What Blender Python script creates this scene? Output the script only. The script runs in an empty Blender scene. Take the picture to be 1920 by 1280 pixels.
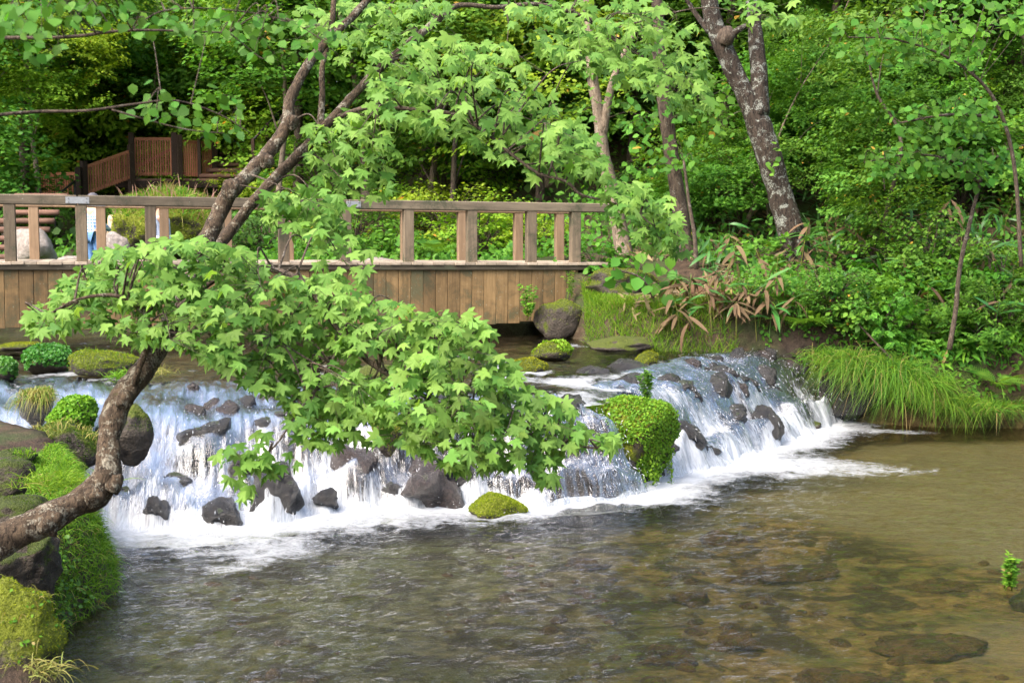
import bpy, math, random
import numpy as np
from mathutils import Vector, Matrix

# ------------------------------------------------------------------ camera, sky, sun, exposure
FPX, PITCH, CZ = 2400.0, math.radians(4.764), 2.4      # focal length in photo pixels, downward tilt, eye height over the pool
scene = bpy.context.scene
col = scene.collection
cam_d = bpy.data.cameras.new('camera')
cam = bpy.data.objects.new('camera', cam_d)
col.objects.link(cam)
cam.location = (0, 0, CZ)
cam.rotation_euler = (math.pi / 2 - PITCH, 0, 0)
cam_d.sensor_width = 36
cam_d.lens = 36 * FPX / 1920
cam_d.clip_start, cam_d.clip_end = 0.1, 2000
cam_d.dof.use_dof = True
cam_d.dof.focus_distance = 9.5
cam_d.dof.aperture_fstop = 5.6
scene.camera = cam

SUN_EL, SUN_AZ = math.radians(50), math.radians(226)    # high, veiled sun to the left, a little behind the camera
world = bpy.data.worlds.new('World')
scene.world = world
world.use_nodes = True
wn = world.node_tree
sky = wn.nodes.new('ShaderNodeTexSky')
sky.sky_type = 'NISHITA'
sky.sun_disc = False
sky.sun_elevation = SUN_EL
sky.sun_rotation = SUN_AZ
sky.air_density, sky.dust_density, sky.ozone_density = 1.0, 5.0, 0.6
wn.nodes['Background'].inputs['Strength'].default_value = 0.15
wn.links.new(sky.outputs[0], wn.nodes['Background'].inputs['Color'])
sun_d = bpy.data.lights.new('sun', 'SUN')
sun_d.energy = 1.45
sun_d.angle = math.radians(40)
sun_d.color = (1.0, 0.95, 0.87)
sun = bpy.data.objects.new('sun', sun_d)
col.objects.link(sun)
sdir = Vector((math.sin(SUN_AZ) * math.cos(SUN_EL), math.cos(SUN_AZ) * math.cos(SUN_EL), math.sin(SUN_EL)))
sun.rotation_euler = sdir.to_track_quat('Z', 'Y').to_euler()
sun.location = (0, 0, 30)
scene.view_settings.view_transform = 'Standard'
scene.view_settings.look = 'None'
scene.view_settings.exposure = 1.95
scene.view_settings.gamma = 1
scene.view_settings.use_curve_mapping = False
scene.render.engine = 'CYCLES'
cy = scene.cycles
cy.use_denoising = True
cy.max_bounces, cy.diffuse_bounces, cy.glossy_bounces = 8, 4, 3
cy.transmission_bounces, cy.transparent_max_bounces = 4, 12
cy.caustics_reflective = cy.caustics_refractive = False
cy.sample_clamp_indirect = 6.0

# ------------------------------------------------------------------ numeric helpers
rng = np.random.default_rng(7)
CP, SP = math.cos(PITCH), math.sin(PITCH)

def ray(px, py):
    a, b = (px - 960) / FPX, -(py - 640) / FPX
    return np.array((a, CP + b * SP, -SP + b * CP))

def at(px, py, d):
    """World point seen at photo pixel (px, py), d metres in front of the camera."""
    r = ray(px, py)
    return r * (d / r[1]) + np.array((0, 0, CZ))

def on_plane(px, py, z):
    r = ray(px, py)
    return r * ((z - CZ) / r[2]) + np.array((0, 0, CZ))

def m_of(px, d):
    return px * d / FPX                               # photo pixels to metres at depth d

def _hash(ix, iy, iz, seed):
    n = (ix.astype(np.int64) * 374761393 + iy.astype(np.int64) * 668265263 + iz.astype(np.int64) * 2147483647 + seed * 974634777) & 0xFFFFFFFF
    n = ((n ^ (n >> 13)) * 1274126177) & 0xFFFFFFFF
    n = ((n ^ (n >> 16)) * 2246822519) & 0xFFFFFFFF
    return ((n ^ (n >> 15)) & 0xFFFF) / 65535.0

def vnoise(p, seed=0):
    p = np.asarray(p, float)
    i = np.floor(p)
    f = p - i
    f = f * f * (3 - 2 * f)
    i = i.astype(np.int64)
    r = 0
    for dx in (0, 1):
        for dy in (0, 1):
            for dz in (0, 1):
                w = (f[..., 0] if dx else 1 - f[..., 0]) * (f[..., 1] if dy else 1 - f[..., 1]) * (f[..., 2] if dz else 1 - f[..., 2])
                r = r + w * _hash(i[..., 0] + dx, i[..., 1] + dy, i[..., 2] + dz, seed)
    return r * 2 - 1

def fbm(p, octaves=4, seed=0, gain=0.5):
    p = np.asarray(p, float)
    r, a, s = 0, 1.0, 0
    for o in range(octaves):
        r = r + a * vnoise(p * (2.03 ** o) + o * 17.3, seed + o)
        s += a
        a *= gain
    return r / s

def n2(x, y, scale, seed=0, oct=4):
    x = np.asarray(x, float)
    return fbm(np.stack([x * scale, np.asarray(y, float) * scale, np.zeros_like(x) + 0.5], -1), oct, seed)

def smooth(a, b, x):
    t = np.clip((np.asarray(x, float) - a) / (b - a), 0, 1)
    return t * t * (3 - 2 * t)

def unit(v):
    v = np.asarray(v, float)
    return v / np.maximum(np.linalg.norm(v, axis=-1, keepdims=True), 1e-9)

# ------------------------------------------------------------------ mesh helpers
def mesh_polys(name, V, polys, smooth_shade=False, colors=None, uv=None):
    """polys: list of (n,k) integer arrays."""
    me = bpy.data.meshes.new(name)
    V = np.asarray(V, np.float32)
    me.vertices.add(len(V))
    me.vertices.foreach_set('co', V.ravel())
    polys = [np.asarray(p, np.int32) for p in polys if len(p)]
    loops = np.concatenate([p.ravel() for p in polys])
    sizes = np.concatenate([np.full(len(p), p.shape[1], np.int32) for p in polys])
    starts = np.concatenate([[0], np.cumsum(sizes)[:-1]]).astype(np.int32)
    me.loops.add(len(loops))
    me.loops.foreach_set('vertex_index', loops)
    me.polygons.add(len(sizes))
    me.polygons.foreach_set('loop_start', starts)
    me.polygons.foreach_set('loop_total', sizes)
    if smooth_shade:
        me.polygons.foreach_set('use_smooth', np.ones(len(sizes), bool))
    if uv is not None:
        l = me.uv_layers.new(name='UVMap')
        l.data.foreach_set('uv', np.asarray(uv, np.float32)[loops].ravel())
    me.update(calc_edges=True)
    if colors:
        for k, c in colors.items():
            a = me.attributes.new(k, 'FLOAT', 'POINT')
            a.data.foreach_set('value', np.ascontiguousarray(np.asarray(c, np.float32).ravel()))
    return me

def link(name, data, mat=None, parent=None, loc=None):
    o = bpy.data.objects.new(name, data)
    if mat and data is not None and not data.materials:
        data.materials.append(mat)
    if loc is not None:
        o.location = loc
    if parent is not None:
        o.parent = parent
    col.objects.link(o)
    return o

def tag(o, label=None, cat=None, group=None, kind=None):
    if label: o['label'] = label
    if cat: o['category'] = cat
    if group: o['group'] = group
    if kind: o['kind'] = kind
    return o

def empty(name, loc, label, cat, group=None, rz=0.0, scale=1.0):
    o = bpy.data.objects.new(name, None)
    o.empty_display_size = 0.1
    o.location = loc
    o.rotation_euler = (0, 0, rz)
    o.scale = (scale,) * 3 if np.isscalar(scale) else scale
    col.objects.link(o)
    return tag(o, label, cat, group)

def copy_tree(o, parent=None):
    c = o.copy()
    col.objects.link(c)
    c.parent = parent
    for ch in list(o.children):
        copy_tree(ch, c)
    return c

def box_mesh(name, sx, sy, sz, bevel=0.0, center=(0, 0, 0)):
    """Box with chamfered long edges (cheap)."""
    import bmesh
    bm = bmesh.new()
    bmesh.ops.create_cube(bm, size=1)
    bmesh.ops.scale(bm, vec=(sx, sy, sz), verts=bm.verts)
    if bevel:
        bmesh.ops.bevel(bm, geom=list(bm.edges), offset=bevel, segments=1, affect='EDGES')
    bmesh.ops.translate(bm, vec=center, verts=bm.verts)
    me = bpy.data.meshes.new(name)
    bm.to_mesh(me)
    bm.free()
    return me

def catmull(P, n=6):
    P = np.asarray(P, float)
    Q = np.vstack([2 * P[0] - P[1], P, 2 * P[-1] - P[-2]])
    out = []
    for i in range(1, len(Q) - 2):
        t = np.linspace(0, 1, n, endpoint=False)[:, None]
        a, b, c, d = Q[i - 1], Q[i], Q[i + 1], Q[i + 2]
        out.append(0.5 * ((2 * b) + (-a + c) * t + (2 * a - 5 * b + 4 * c - d) * t ** 2 + (-a + 3 * b - 3 * c + d) * t ** 3))
    return np.vstack(out + [P[-1:]])

def tube_arrays(P, R, sides=10, rough=0.0, seed=0):
    P = np.asarray(P, float)
    R = np.asarray(R, float)
    T = unit(np.gradient(P, axis=0))
    ref = np.array((0.31, 0.17, 0.93)) if abs(T[0] @ np.array((0.31, 0.17, 0.93))) < 0.9 else np.array((1.0, 0, 0))
    N = []
    n = unit(ref - T[0] * (ref @ T[0]))
    for t in T:
        n = unit(n - t * (n @ t))
        N.append(n)
    N = np.array(N)
    B = np.cross(T, N)
    a = np.linspace(0, 2 * np.pi, sides, endpoint=False)
    ring = np.cos(a)[None, :, None] * N[:, None] + np.sin(a)[None, :, None] * B[:, None]
    rr = R[:, None] * np.ones(sides)
    if rough:
        q = P[:, None] + ring * R[:, None, None]
        rr = rr * (1 + rough * fbm(q * (0.9 / max(R.max(), 0.02)), 3, seed))
    V = (P[:, None] + ring * rr[..., None]).reshape(-1, 3)
    m = len(P)
    i, j = np.meshgrid(np.arange(m - 1), np.arange(sides), indexing='ij')
    q = np.stack([i * sides + j, i * sides + (j + 1) % sides, (i + 1) * sides + (j + 1) % sides, (i + 1) * sides + j], -1).reshape(-1, 4)
    V = np.vstack([V, P[0] - T[0] * R[0] * 0.2, P[-1] + T[-1] * R[-1] * 0.3])
    k = m * sides
    jj = np.arange(sides)
    t0 = np.stack([np.full(sides, k), (jj + 1) % sides, jj], -1)
    t1 = np.stack([np.full(sides, k + 1), (m - 1) * sides + jj, (m - 1) * sides + (jj + 1) % sides], -1)
    return V, q, np.vstack([t0, t1])

class Bag:
    """Collects pieces that belong to ONE part and links them as one mesh."""
    def __init__(s):
        s.V, s.P, s.n = [], {}, 0
    def add(s, V, *polys):
        for p in polys:
            p = np.asarray(p)
            if len(p):
                s.P.setdefault(p.shape[1], []).append(p + s.n)
        s.V.append(V)
        s.n += len(V)
    def tube(s, P, R, sides=6, rough=0.0, seed=0, n=5):
        P = np.asarray(P, float)
        R = np.asarray(R, float)
        if len(P) > 2:
            t = np.linspace(0, 1, len(P))
            Q = catmull(P, n)
            R = np.interp(np.linspace(0, 1, len(Q)), t, R)
            P = Q
        s.add(*tube_arrays(P, R, sides, rough, seed))
    def scatter(s, T, pos, X, Y, Z, sc):
        tv, polys = T
        pos, sc = np.asarray(pos, float), np.asarray(sc, float)
        if sc.ndim == 1:
            sc = sc[:, None, None]
        V = pos[:, None] + sc * (tv[None, :, 0, None] * X[:, None] + tv[None, :, 1, None] * Y[:, None] + tv[None, :, 2, None] * Z[:, None])
        off = (np.arange(len(pos)) * len(tv))[:, None, None]
        s.add(V.reshape(-1, 3), *[(np.asarray(p)[None] + off).reshape(-1, np.asarray(p).shape[1]) for p in polys])
    def mesh(s, name, smooth_shade=False):
        return mesh_polys(name, np.vstack(s.V), [np.vstack(p) for p in s.P.values()], smooth_shade)

def frames(nrm, tip):
    """Orthonormal leaf frames: Z close to nrm, Y close to tip."""
    Y = unit(tip)
    Z = unit(nrm - Y * np.sum(nrm * Y, -1, keepdims=True))
    X = np.cross(Y, Z)
    return X, Y, Z

def rand_dirs(n, zmin=-1.0, zmax=1.0):
    z = rng.uniform(zmin, zmax, n)
    a = rng.uniform(0, 2 * np.pi, n)
    r = np.sqrt(np.maximum(0, 1 - z * z))
    return np.stack([r * np.cos(a), r * np.sin(a), z], -1)

# ------------------------------------------------------------------ leaf shapes (unit size)
def maple_shape(seed=0, lobes=5):
    r = np.random.default_rng(seed)
    pts = []
    spec = [(-140, .42), (-112, .72), (-98, .88), (-88, .62), (-74, .46), (-60, .66), (-48, .98), (-37, .68), (-23, .50), (-12, .74), (0, 1.12),
            (12, .74), (23, .50), (37, .68), (48, .98), (60, .66), (74, .46), (88, .62), (98, .88), (112, .72), (140, .42)]
    for a, l in spec:
        a = math.radians(a + r.uniform(-3, 3))
        l *= r.uniform(.93, 1.07)
        z = -(.12 + .09 * seed) * l * l * r.uniform(.3, 1.4)
        pts.append((math.sin(a) * l, math.cos(a) * l + .25, z))
    V = np.array([(0, .0, 0.02)] + pts)
    V[0, 1] = 0.05
    n = len(pts)
    T = np.array([(0, i + 2, i + 1) for i in range(n - 1)])
    return V, [T]

def ovate_shape(w=.30, fold=.06, droop=.1):
    V = np.array([(0, 0, 0), (-w, .3, fold), (-w * .88, .62, fold * .6 - droop * .4), (0, 1, -droop), (w * .88, .62, fold * .6 - droop * .4), (w, .3, fold), (0, .33, 0), (0, .66, -droop * .45)], float)
    return V, [np.array([(0, 6, 1), (7, 3, 2), (0, 5, 6), (7, 4, 3)]), np.array([(6, 7, 2, 1), (6, 5, 4, 7)])]

def blade_shape(w=.11, droop=.25, seg=5):
    V, Q = [], []
    for i in range(seg + 1):
        t = i / seg
        ww = w * (4 * t * (1 - t)) ** .6 * (1.15 - .5 * t) + (.008 if 0 < t < 1 else .004)
        z = -droop * t * t
        y = t * (1 - .25 * droop * t)
        V += [(-ww, y, z + ww * .25), (0, y, z), (ww, y, z + ww * .25)]
    for i in range(seg):
        a = i * 3
        Q += [(a, a + 1, a + 4, a + 3), (a + 1, a + 2, a + 5, a + 4)]
    return np.array(V, float), [np.array(Q)]

def merge_shapes(parts):
    V, P, n = [], {}, 0
    for v, polys in parts:
        V.append(v)
        for p in polys:
            P.setdefault(p.shape[1], []).append(p + n)
        n += len(v)
    return np.vstack(V), [np.vstack(p) for p in P.values()]

def place_shape(T, loc, ang, sc, tilt=0.0):
    v, polys = T
    v = v * sc
    ct, st = math.cos(tilt), math.sin(tilt)
    v = np.stack([v[:, 0], v[:, 1] * ct - v[:, 2] * st, v[:, 1] * st + v[:, 2] * ct], -1)
    ca, sa = math.cos(ang), math.sin(ang)
    return np.stack([v[:, 0] * ca + v[:, 1] * sa, -v[:, 0] * sa + v[:, 1] * ca, v[:, 2]], -1) + np.array(loc), polys

def pinnate_shape(n=3, w=.26):
    o = ovate_shape(w, .04, .1)
    parts = [place_shape(o, (0, .62, -.02), 0, .42)]
    for i in range(n):
        y = .18 + .42 * i / max(1, n - 1)
        for s in (-1, 1):
            parts.append(place_shape(o, (0, y, 0), s * math.radians(62), .38 - .03 * i))
    return merge_shapes(parts)

def fern_shape(n=19):
    parts = []
    leaf = (np.array([(-.06, 0, 0), (.06, 0, 0), (.05, .5, -.02), (-.05, .5, -.02), (0, 1, -.08)], float), [np.array([(0, 1, 2, 3)]), np.array([(3, 2, 4)])])
    for i in range(n):
        t = i / (n - 1)
        y = .1 + .9 * t
        l = .26 * math.sin(math.pi * min(1, .18 + .82 * t ** .8)) ** .8 + .01
        z = -.45 * t * t
        for s in (-1, 1):
            parts.append(place_shape(leaf, (0, y * (1 - .12 * t), z), s * math.radians(72), l))
    V = []
    for i in range(9):
        t = i / 8
        y = t * (1 - .12 * t)
        V += [(-.008, y, -.45 * t * t + .004), (.008, y, -.45 * t * t + .004)]
    parts.append((np.array(V), [np.array([(2 * i, 2 * i + 1, 2 * i + 3, 2 * i + 2) for i in range(8)])]))
    return merge_shapes(parts)

def round_shape():
    a = np.linspace(0, 2 * np.pi, 7, endpoint=False)
    V = np.vstack([[(0, 0, -.08)], np.stack([np.sin(a) * .5, np.cos(a) * .5, .06 * np.cos(2 * a)], -1)])
    return V, [np.array([(0, i % 7 + 1, (i + 1) % 7 + 1)[::-1] for i in range(7)])]

MAPLE = [maple_shape(s) for s in range(5)]
OVATE, WIDE, NARROW = ovate_shape(.30), ovate_shape(.40, .05, .08), ovate_shape(.2, .05, .16)
BLADE = [blade_shape(.078, d) for d in (.1, .3, .55)]
PINNATE, FERN, ROUND = pinnate_shape(), fern_shape(), round_shape()

# ------------------------------------------------------------------ materials
def new_mat(name):
    m = bpy.data.materials.new(name)
    m.use_nodes = True
    t = m.node_tree
    for n in list(t.nodes):
        t.nodes.remove(n)
    out = t.nodes.new('ShaderNodeOutputMaterial')
    return m, t, out

def N(t, typ, **kw):
    n = t.nodes.new('ShaderNode' + typ)
    for k, v in kw.items():
        if k in n.inputs:
            n.inputs[k].default_value = v
        else:
            setattr(n, k, v)
    return n

def ramp(t, src, stops):
    r = t.nodes.new('ShaderNodeValToRGB')
    e = r.color_ramp.elements
    while len(e) > 1:
        e.remove(e[-1])
    e[0].position = stops[0][0]
    e[0].color = (*stops[0][1], 1)
    for p, c in stops[1:]:
        x = e.new(p)
        x.color = (*c, 1)
    t.links.new(src, r.inputs[0])
    return r.outputs[0]

def mixc(t, f, a, b, mode='MIX'):
    m = t.nodes.new('ShaderNodeMix')
    m.data_type = 'RGBA'
    m.blend_type = mode
    for i, v in ((0, f), (6, a), (7, b)):
        if hasattr(v, 'links') or isinstance(v, bpy.types.NodeSocket):
            t.links.new(v, m.inputs[i])
        elif i == 0:
            m.inputs[0].default_value = v
        else:
            m.inputs[i].default_value = (*v, 1)
    return m.outputs[2]

def math_n(t, op, a, b=None, clamp=False):
    m = t.nodes.new('ShaderNodeMath')
    m.operation = op
    m.use_clamp = clamp
    for i, v in ((0, a), (1, b)):
        if v is None:
            continue
        if isinstance(v, bpy.types.NodeSocket):
            t.links.new(v, m.inputs[i])
        else:
            m.inputs[i].default_value = v
    return m.outputs[0]

def noise(t, vec, scale, detail=4, rough=.55, dist=0.0):
    n = N(t, 'TexNoise', Scale=scale, Detail=detail, Roughness=rough, Distortion=dist)
    if vec is not None:
        t.links.new(vec, n.inputs['Vector'])
    return n.outputs[0]

def mapping(t, vec, sc):
    m = N(t, 'Mapping')
    m.inputs['Scale'].default_value = sc
    t.links.new(vec, m.inputs[0])
    return m.outputs[0]

def leaf_mat(name, cols, trans=.35, rough=.45, spec=.35, obj_var=.25, odd=None):
    """Per-leaf colour from the island, some drift from plant to plant."""
    m, t, out = new_mat(name)
    g = N(t, 'NewGeometry')
    oi = N(t, 'ObjectInfo')
    k = len(cols)
    c = ramp(t, g.outputs['Random Per Island'], [(i / max(1, k - 1), cc) for i, cc in enumerate(cols)])
    hsv = N(t, 'HueSaturation')
    t.links.new(c, hsv.inputs['Color'])
    v = math_n(t, 'MULTIPLY_ADD', oi.outputs['Random'], obj_var)
    v.node.inputs[2].default_value = 1 - obj_var / 2
    t.links.new(v, hsv.inputs['Value'])
    h = math_n(t, 'MULTIPLY_ADD', math_n(t, 'FRACT', math_n(t, 'MULTIPLY', oi.outputs['Random'], 7.31)), .03)
    h.node.inputs[2].default_value = .485
    t.links.new(h, hsv.inputs['Hue'])
    c = hsv.outputs[0]
    if odd:
        f = math_n(t, 'GREATER_THAN', math_n(t, 'FRACT', math_n(t, 'MULTIPLY', g.outputs['Random Per Island'], 37.7)), 1 - odd[0])
        c = mixc(t, f, c, odd[1])
    p = N(t, 'BsdfPrincipled', Roughness=rough)
    p.inputs['Specular IOR Level'].default_value = spec
    t.links.new(c, p.inputs['Base Color'])
    tr = N(t, 'BsdfTranslucent')
    t.links.new(mixc(t, 1.0, c, (1.25, 1.2, .55), 'MULTIPLY'), tr.inputs['Color'])
    mx = N(t, 'MixShader')
    mx.inputs[0].default_value = trans
    t.links.new(p.outputs[0], mx.inputs[1])
    t.links.new(tr.outputs[0], mx.inputs[2])
    t.links.new(mx.outputs[0], out.inputs[0])
    return m

def bark_mat(name, dark, mid, lichen, lichen_amt=.45, scale=1.0, moss=0.0):
    m, t, out = new_mat(name)
    tc = N(t, 'TexCoord')
    o = tc.outputs['Object']
    n1 = noise(t, mapping(t, o, (14 * scale, 14 * scale, 5 * scale)), 1, 6, .65, .4)
    n2_ = noise(t, o, 4.5 * scale, 5, .6, .8)
    n3 = noise(t, o, 38 * scale, 3, .6)
    n5 = noise(t, mapping(t, o, (30 * scale, 30 * scale, 11 * scale)), 1, 5, .7, 1.2)
    c = ramp(t, n1, [(.3, dark), (.62, mid)])
    lm = ramp(t, math_n(t, 'ADD', n2_, math_n(t, 'MULTIPLY', math_n(t, 'SUBTRACT', n3, .5), .5)), [(1 - lichen_amt - .02, (0, 0, 0)), (1 - lichen_amt + .06, (1, 1, 1))])
    lc = mixc(t, ramp(t, n3, [(.35, (0, 0, 0)), (.65, (1, 1, 1))]), tuple(.55 * a + .45 * b for a, b in zip(lichen, mid)), lichen)
    c = mixc(t, math_n(t, 'MULTIPLY', lm, .85), c, lc)
    c = mixc(t, ramp(t, n5, [(.38, (1, 1, 1)), (.5, (0, 0, 0))]), c, tuple(x * .6 for x in dark))
    if moss:
        n4 = noise(t, o, 3 * scale, 5, .65)
        mm = ramp(t, n4, [(1 - moss, (0, 0, 0)), (1 - moss + .12, (1, 1, 1))])
        c = mixc(t, mm, c, (.05, .075, .015))
    p = N(t, 'BsdfPrincipled', Roughness=.85)
    p.inputs['Specular IOR Level'].default_value = .2
    t.links.new(c, p.inputs['Base Color'])
    b = N(t, 'Bump', Strength=.7, Distance=.02)
    t.links.new(math_n(t, 'ADD', math_n(t, 'ADD', n1, n5), math_n(t, 'MULTIPLY', n3, .4)), b.inputs['Height'])
    t.links.new(b.outputs[0], p.inputs['Normal'])
    t.links.new(p.outputs[0], out.inputs[0])
    return m

def wood_mat(name, a, b, moss=0.0, grain=(30, 30, 2.2), rough=.8, stain=.5, algae=(.045, .05, .028)):
    m, t, out = new_mat(name)
    tc = N(t, 'TexCoord')
    oi = N(t, 'ObjectInfo')
    v = N(t, 'VectorMath', operation='ADD')
    t.links.new(tc.outputs['Object'], v.inputs[0])
    sc = N(t, 'VectorMath', operation='SCALE')
    cmb = N(t, 'CombineXYZ')
    for i in range(3):
        t.links.new(oi.outputs['Random'], cmb.inputs[i])
    t.links.new(cmb.outputs[0], sc.inputs[0])
    sc.inputs['Scale'].default_value = 40
    t.links.new(sc.outputs[0], v.inputs[1])
    o = v.outputs[0]
    n1 = noise(t, mapping(t, o, grain), 1, 5, .6, .5)
    n2_ = noise(t, o, 2.3, 5, .65, .5)
    n3 = noise(t, o, 45, 2, .5)
    c = ramp(t, n1, [(.28, a), (.72, b)])
    st = ramp(t, n2_, [(.42, (0, 0, 0)), (.7, (1, 1, 1))])
    c = mixc(t, math_n(t, 'MULTIPLY', st, stain), c, tuple(x * .35 for x in a))
    if moss:
        mm = ramp(t, math_n(t, 'ADD', n2_, math_n(t, 'MULTIPLY', math_n(t, 'SUBTRACT', n3, .5), .3)), [(.95 - moss, (0, 0, 0)), (1.12 - moss, (1, 1, 1))])
        c = mixc(t, mm, c, algae)
    hs = N(t, 'HueSaturation')
    t.links.new(c, hs.inputs['Color'])
    vv = math_n(t, 'MULTIPLY_ADD', oi.outputs['Random'], .55)
    vv.node.inputs[2].default_value = .72
    t.links.new(vv, hs.inputs['Value'])
    sp = ramp(t, n3, [(.68, (0, 0, 0)), (.74, (1, 1, 1))])
    c = mixc(t, math_n(t, 'MULTIPLY', sp, .35), hs.outputs[0], (.4, .4, .33))
    p = N(t, 'BsdfPrincipled', Roughness=rough)
    p.inputs['Specular IOR Level'].default_value = .25
    t.links.new(c, p.inputs['Base Color'])
    bm = N(t, 'Bump', Strength=.5, Distance=.006)
    t.links.new(n1, bm.inputs['Height'])
    t.links.new(bm.outputs[0], p.inputs['Normal'])
    t.links.new(p.outputs[0], out.inputs[0])
    return m

def rock_mat(name, dark, light, moss_col, moss_amt, rough=.5, moss_dir=.5, scale=1.0):
    """Stone with moss patches of their own shape, thicker on upward faces where it grows."""
    m, t, out = new_mat(name)
    tc = N(t, 'TexCoord')
    o = tc.outputs['Object']
    oi = N(t, 'ObjectInfo')
    v = N(t, 'VectorMath', operation='ADD')
    cmb = N(t, 'CombineXYZ')
    t.links.new(math_n(t, 'MULTIPLY', oi.outputs['Random'], 50), cmb.inputs[0])
    t.links.new(o, v.inputs[0])
    t.links.new(cmb.outputs[0], v.inputs[1])
    o = v.outputs[0]
    n1 = noise(t, o, 7 * scale, 6, .65)
    n2_ = noise(t, o, 40 * scale, 4, .6)
    n3 = noise(t, o, 3.0 * scale, 5, .6, .4)
    c = ramp(t, math_n(t, 'ADD', math_n(t, 'MULTIPLY', n1, .7), math_n(t, 'MULTIPLY', n2_, .3)), [(.35, dark), (.68, light)])
    g = N(t, 'NewGeometry')
    sep = N(t, 'SeparateXYZ')
    t.links.new(g.outputs['Normal'], sep.inputs[0])
    k = math_n(t, 'ADD', math_n(t, 'MULTIPLY', sep.outputs[2], moss_dir), math_n(t, 'MULTIPLY', math_n(t, 'SUBTRACT', n3, .5), 2.2))
    k = math_n(t, 'ADD', k, moss_amt)
    mm = ramp(t, k, [(.42, (0, 0, 0)), (.58, (1, 1, 1))])
    mc = ramp(t, n2_, [(.3, tuple(x * .5 for x in moss_col)), (.7, moss_col)])
    c = mixc(t, mm, c, mc)
    p = N(t, 'BsdfPrincipled')
    p.inputs['Specular IOR Level'].default_value = .7 if rough < .3 else .3
    t.links.new(c, p.inputs['Base Color'])
    t.links.new(ramp(t, mm, [(0, (rough,) * 3), (1, (.95,) * 3)]), p.inputs['Roughness'])
    b = N(t, 'Bump', Strength=1.0, Distance=.05)
    t.links.new(math_n(t, 'ADD', n1, math_n(t, 'MULTIPLY', n2_, .6)), b.inputs['Height'])
    t.links.new(b.outputs[0], p.inputs['Normal'])
    t.links.new(p.outputs[0], out.inputs[0])
    return m

def plain_mat(name, c, rough=.6, metal=0.0, var=0.0, scale=30):
    m, t, out = new_mat(name)
    p = N(t, 'BsdfPrincipled', Roughness=rough, Metallic=metal)
    tc = N(t, 'TexCoord')
    n = noise(t, tc.outputs['Object'], scale, 4)
    t.links.new(ramp(t, n, [(.3, tuple(x * (1 - var) for x in c)), (.7, c)]), p.inputs['Base Color'])
    t.links.new(p.outputs[0], out.inputs[0])
    return m

M = {}
M['maple'] = leaf_mat('maple_leaf', [(.06, .155, .024), (.125, .25, .04), (.19, .32, .06), (.09, .205, .032)], .42, .55, .2, .2, odd=(.0012, (.34, .2, .06)))
M['maple_single'] = leaf_mat('maple_leaf_single', [(.14, .265, .046), (.14, .265, .046)], .42, .55, .2, .8)
M['ovate'] = leaf_mat('ovate_leaf', [(.04, .125, .014), (.08, .205, .02), (.115, .26, .025)], .42, .55, .2, .3)
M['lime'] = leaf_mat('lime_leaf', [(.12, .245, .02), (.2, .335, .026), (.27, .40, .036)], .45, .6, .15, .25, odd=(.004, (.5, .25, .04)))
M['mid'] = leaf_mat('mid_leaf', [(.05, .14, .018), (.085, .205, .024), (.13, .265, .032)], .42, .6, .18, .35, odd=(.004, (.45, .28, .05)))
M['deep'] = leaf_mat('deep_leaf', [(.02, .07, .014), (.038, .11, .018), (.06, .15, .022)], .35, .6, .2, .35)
M['sasa'] = leaf_mat('bamboo_grass_leaf', [(.03, .10, .02), (.06, .165, .03)], .3, .4, .4, .6)
M['dead'] = leaf_mat('dead_leaf', [(.15, .10, .055), (.24, .175, .10), (.085, .055, .03), (.2, .165, .11)], .2, .8, .1, .5)
M['grass'] = leaf_mat('grass_blade', [(.06, .16, .016), (.12, .25, .02), (.19, .33, .03)], .42, .6, .15, .2, odd=(.05, (.3, .24, .09)))
M['sedge'] = leaf_mat('sedge_blade', [(.03, .11, .014), (.07, .19, .018), (.16, .29, .024), (.05, .15, .016)], .4, .55, .2, .35, odd=(.06, (.28, .22, .08)))
M['cress'] = leaf_mat('cress_leaf', [(.08, .2, .014), (.15, .30, .02), (.22, .38, .028)], .4, .55, .2, .2)
M['cress_dark'] = leaf_mat('cress_dark_leaf', [(.03, .11, .015), (.055, .17, .02), (.08, .21, .025)], .35, .45, .3, .2)
M['moss'] = leaf_mat('moss_tuft', [(.10, .135, .01), (.18, .22, .014), (.27, .30, .02)], .25, .9, .1, .25)
M['moss_green'] = leaf_mat('moss_green_tuft', [(.035, .075, .008), (.07, .12, .012), (.11, .16, .016)], .25, .9, .1, .25)
M['straw'] = leaf_mat('straw_blade', [(.25, .2, .06), (.2, .24, .05), (.34, .27, .1)], .3, .6, .2, .2)
M['plume'] = leaf_mat('plume_tuft', [(.3, .17, .14), (.36, .26, .16)], .3, .8, .1, .2)
M['maple_bark'] = bark_mat('maple_bark', (.022, .015, .01), (.10, .07, .045), (.27, .25, .195), .45, 2.4, .34)
M['twig'] = bark_mat('twig_bark', (.04, .03, .022), (.12, .09, .065), (.22, .2, .17), .4, 3)
M['lichen_bark'] = bark_mat('lichen_bark', (.012, .009, .007), (.06, .045, .034), (.30, .32, .28), .44, 1.5, .32)
M['pale_bark'] = bark_mat('pale_bark', (.12, .09, .065), (.26, .205, .15), (.3, .29, .24), .35, 1.4)
M['dark_bark'] = bark_mat('dark_bark', (.03, .022, .016), (.10, .075, .055), (.2, .19, .16), .38, 1.0, .3)
M['conifer_bark'] = bark_mat('conifer_bark', (.08, .06, .05), (.22, .165, .13), (.22, .2, .17), .3, .5)
M['bridge_post'] = wood_mat('bridge_post_wood', (.085, .066, .045), (.17, .13, .085), .42, stain=.45)
M['bridge_back'] = wood_mat('bridge_back_wood', (.17, .115, .07), (.28, .19, .115), .25, stain=.3)
M['bridge_rail'] = wood_mat('bridge_rail_wood', (.09, .072, .05), (.18, .145, .1), .42, grain=(2.2, 30, 30), stain=.4)
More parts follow.
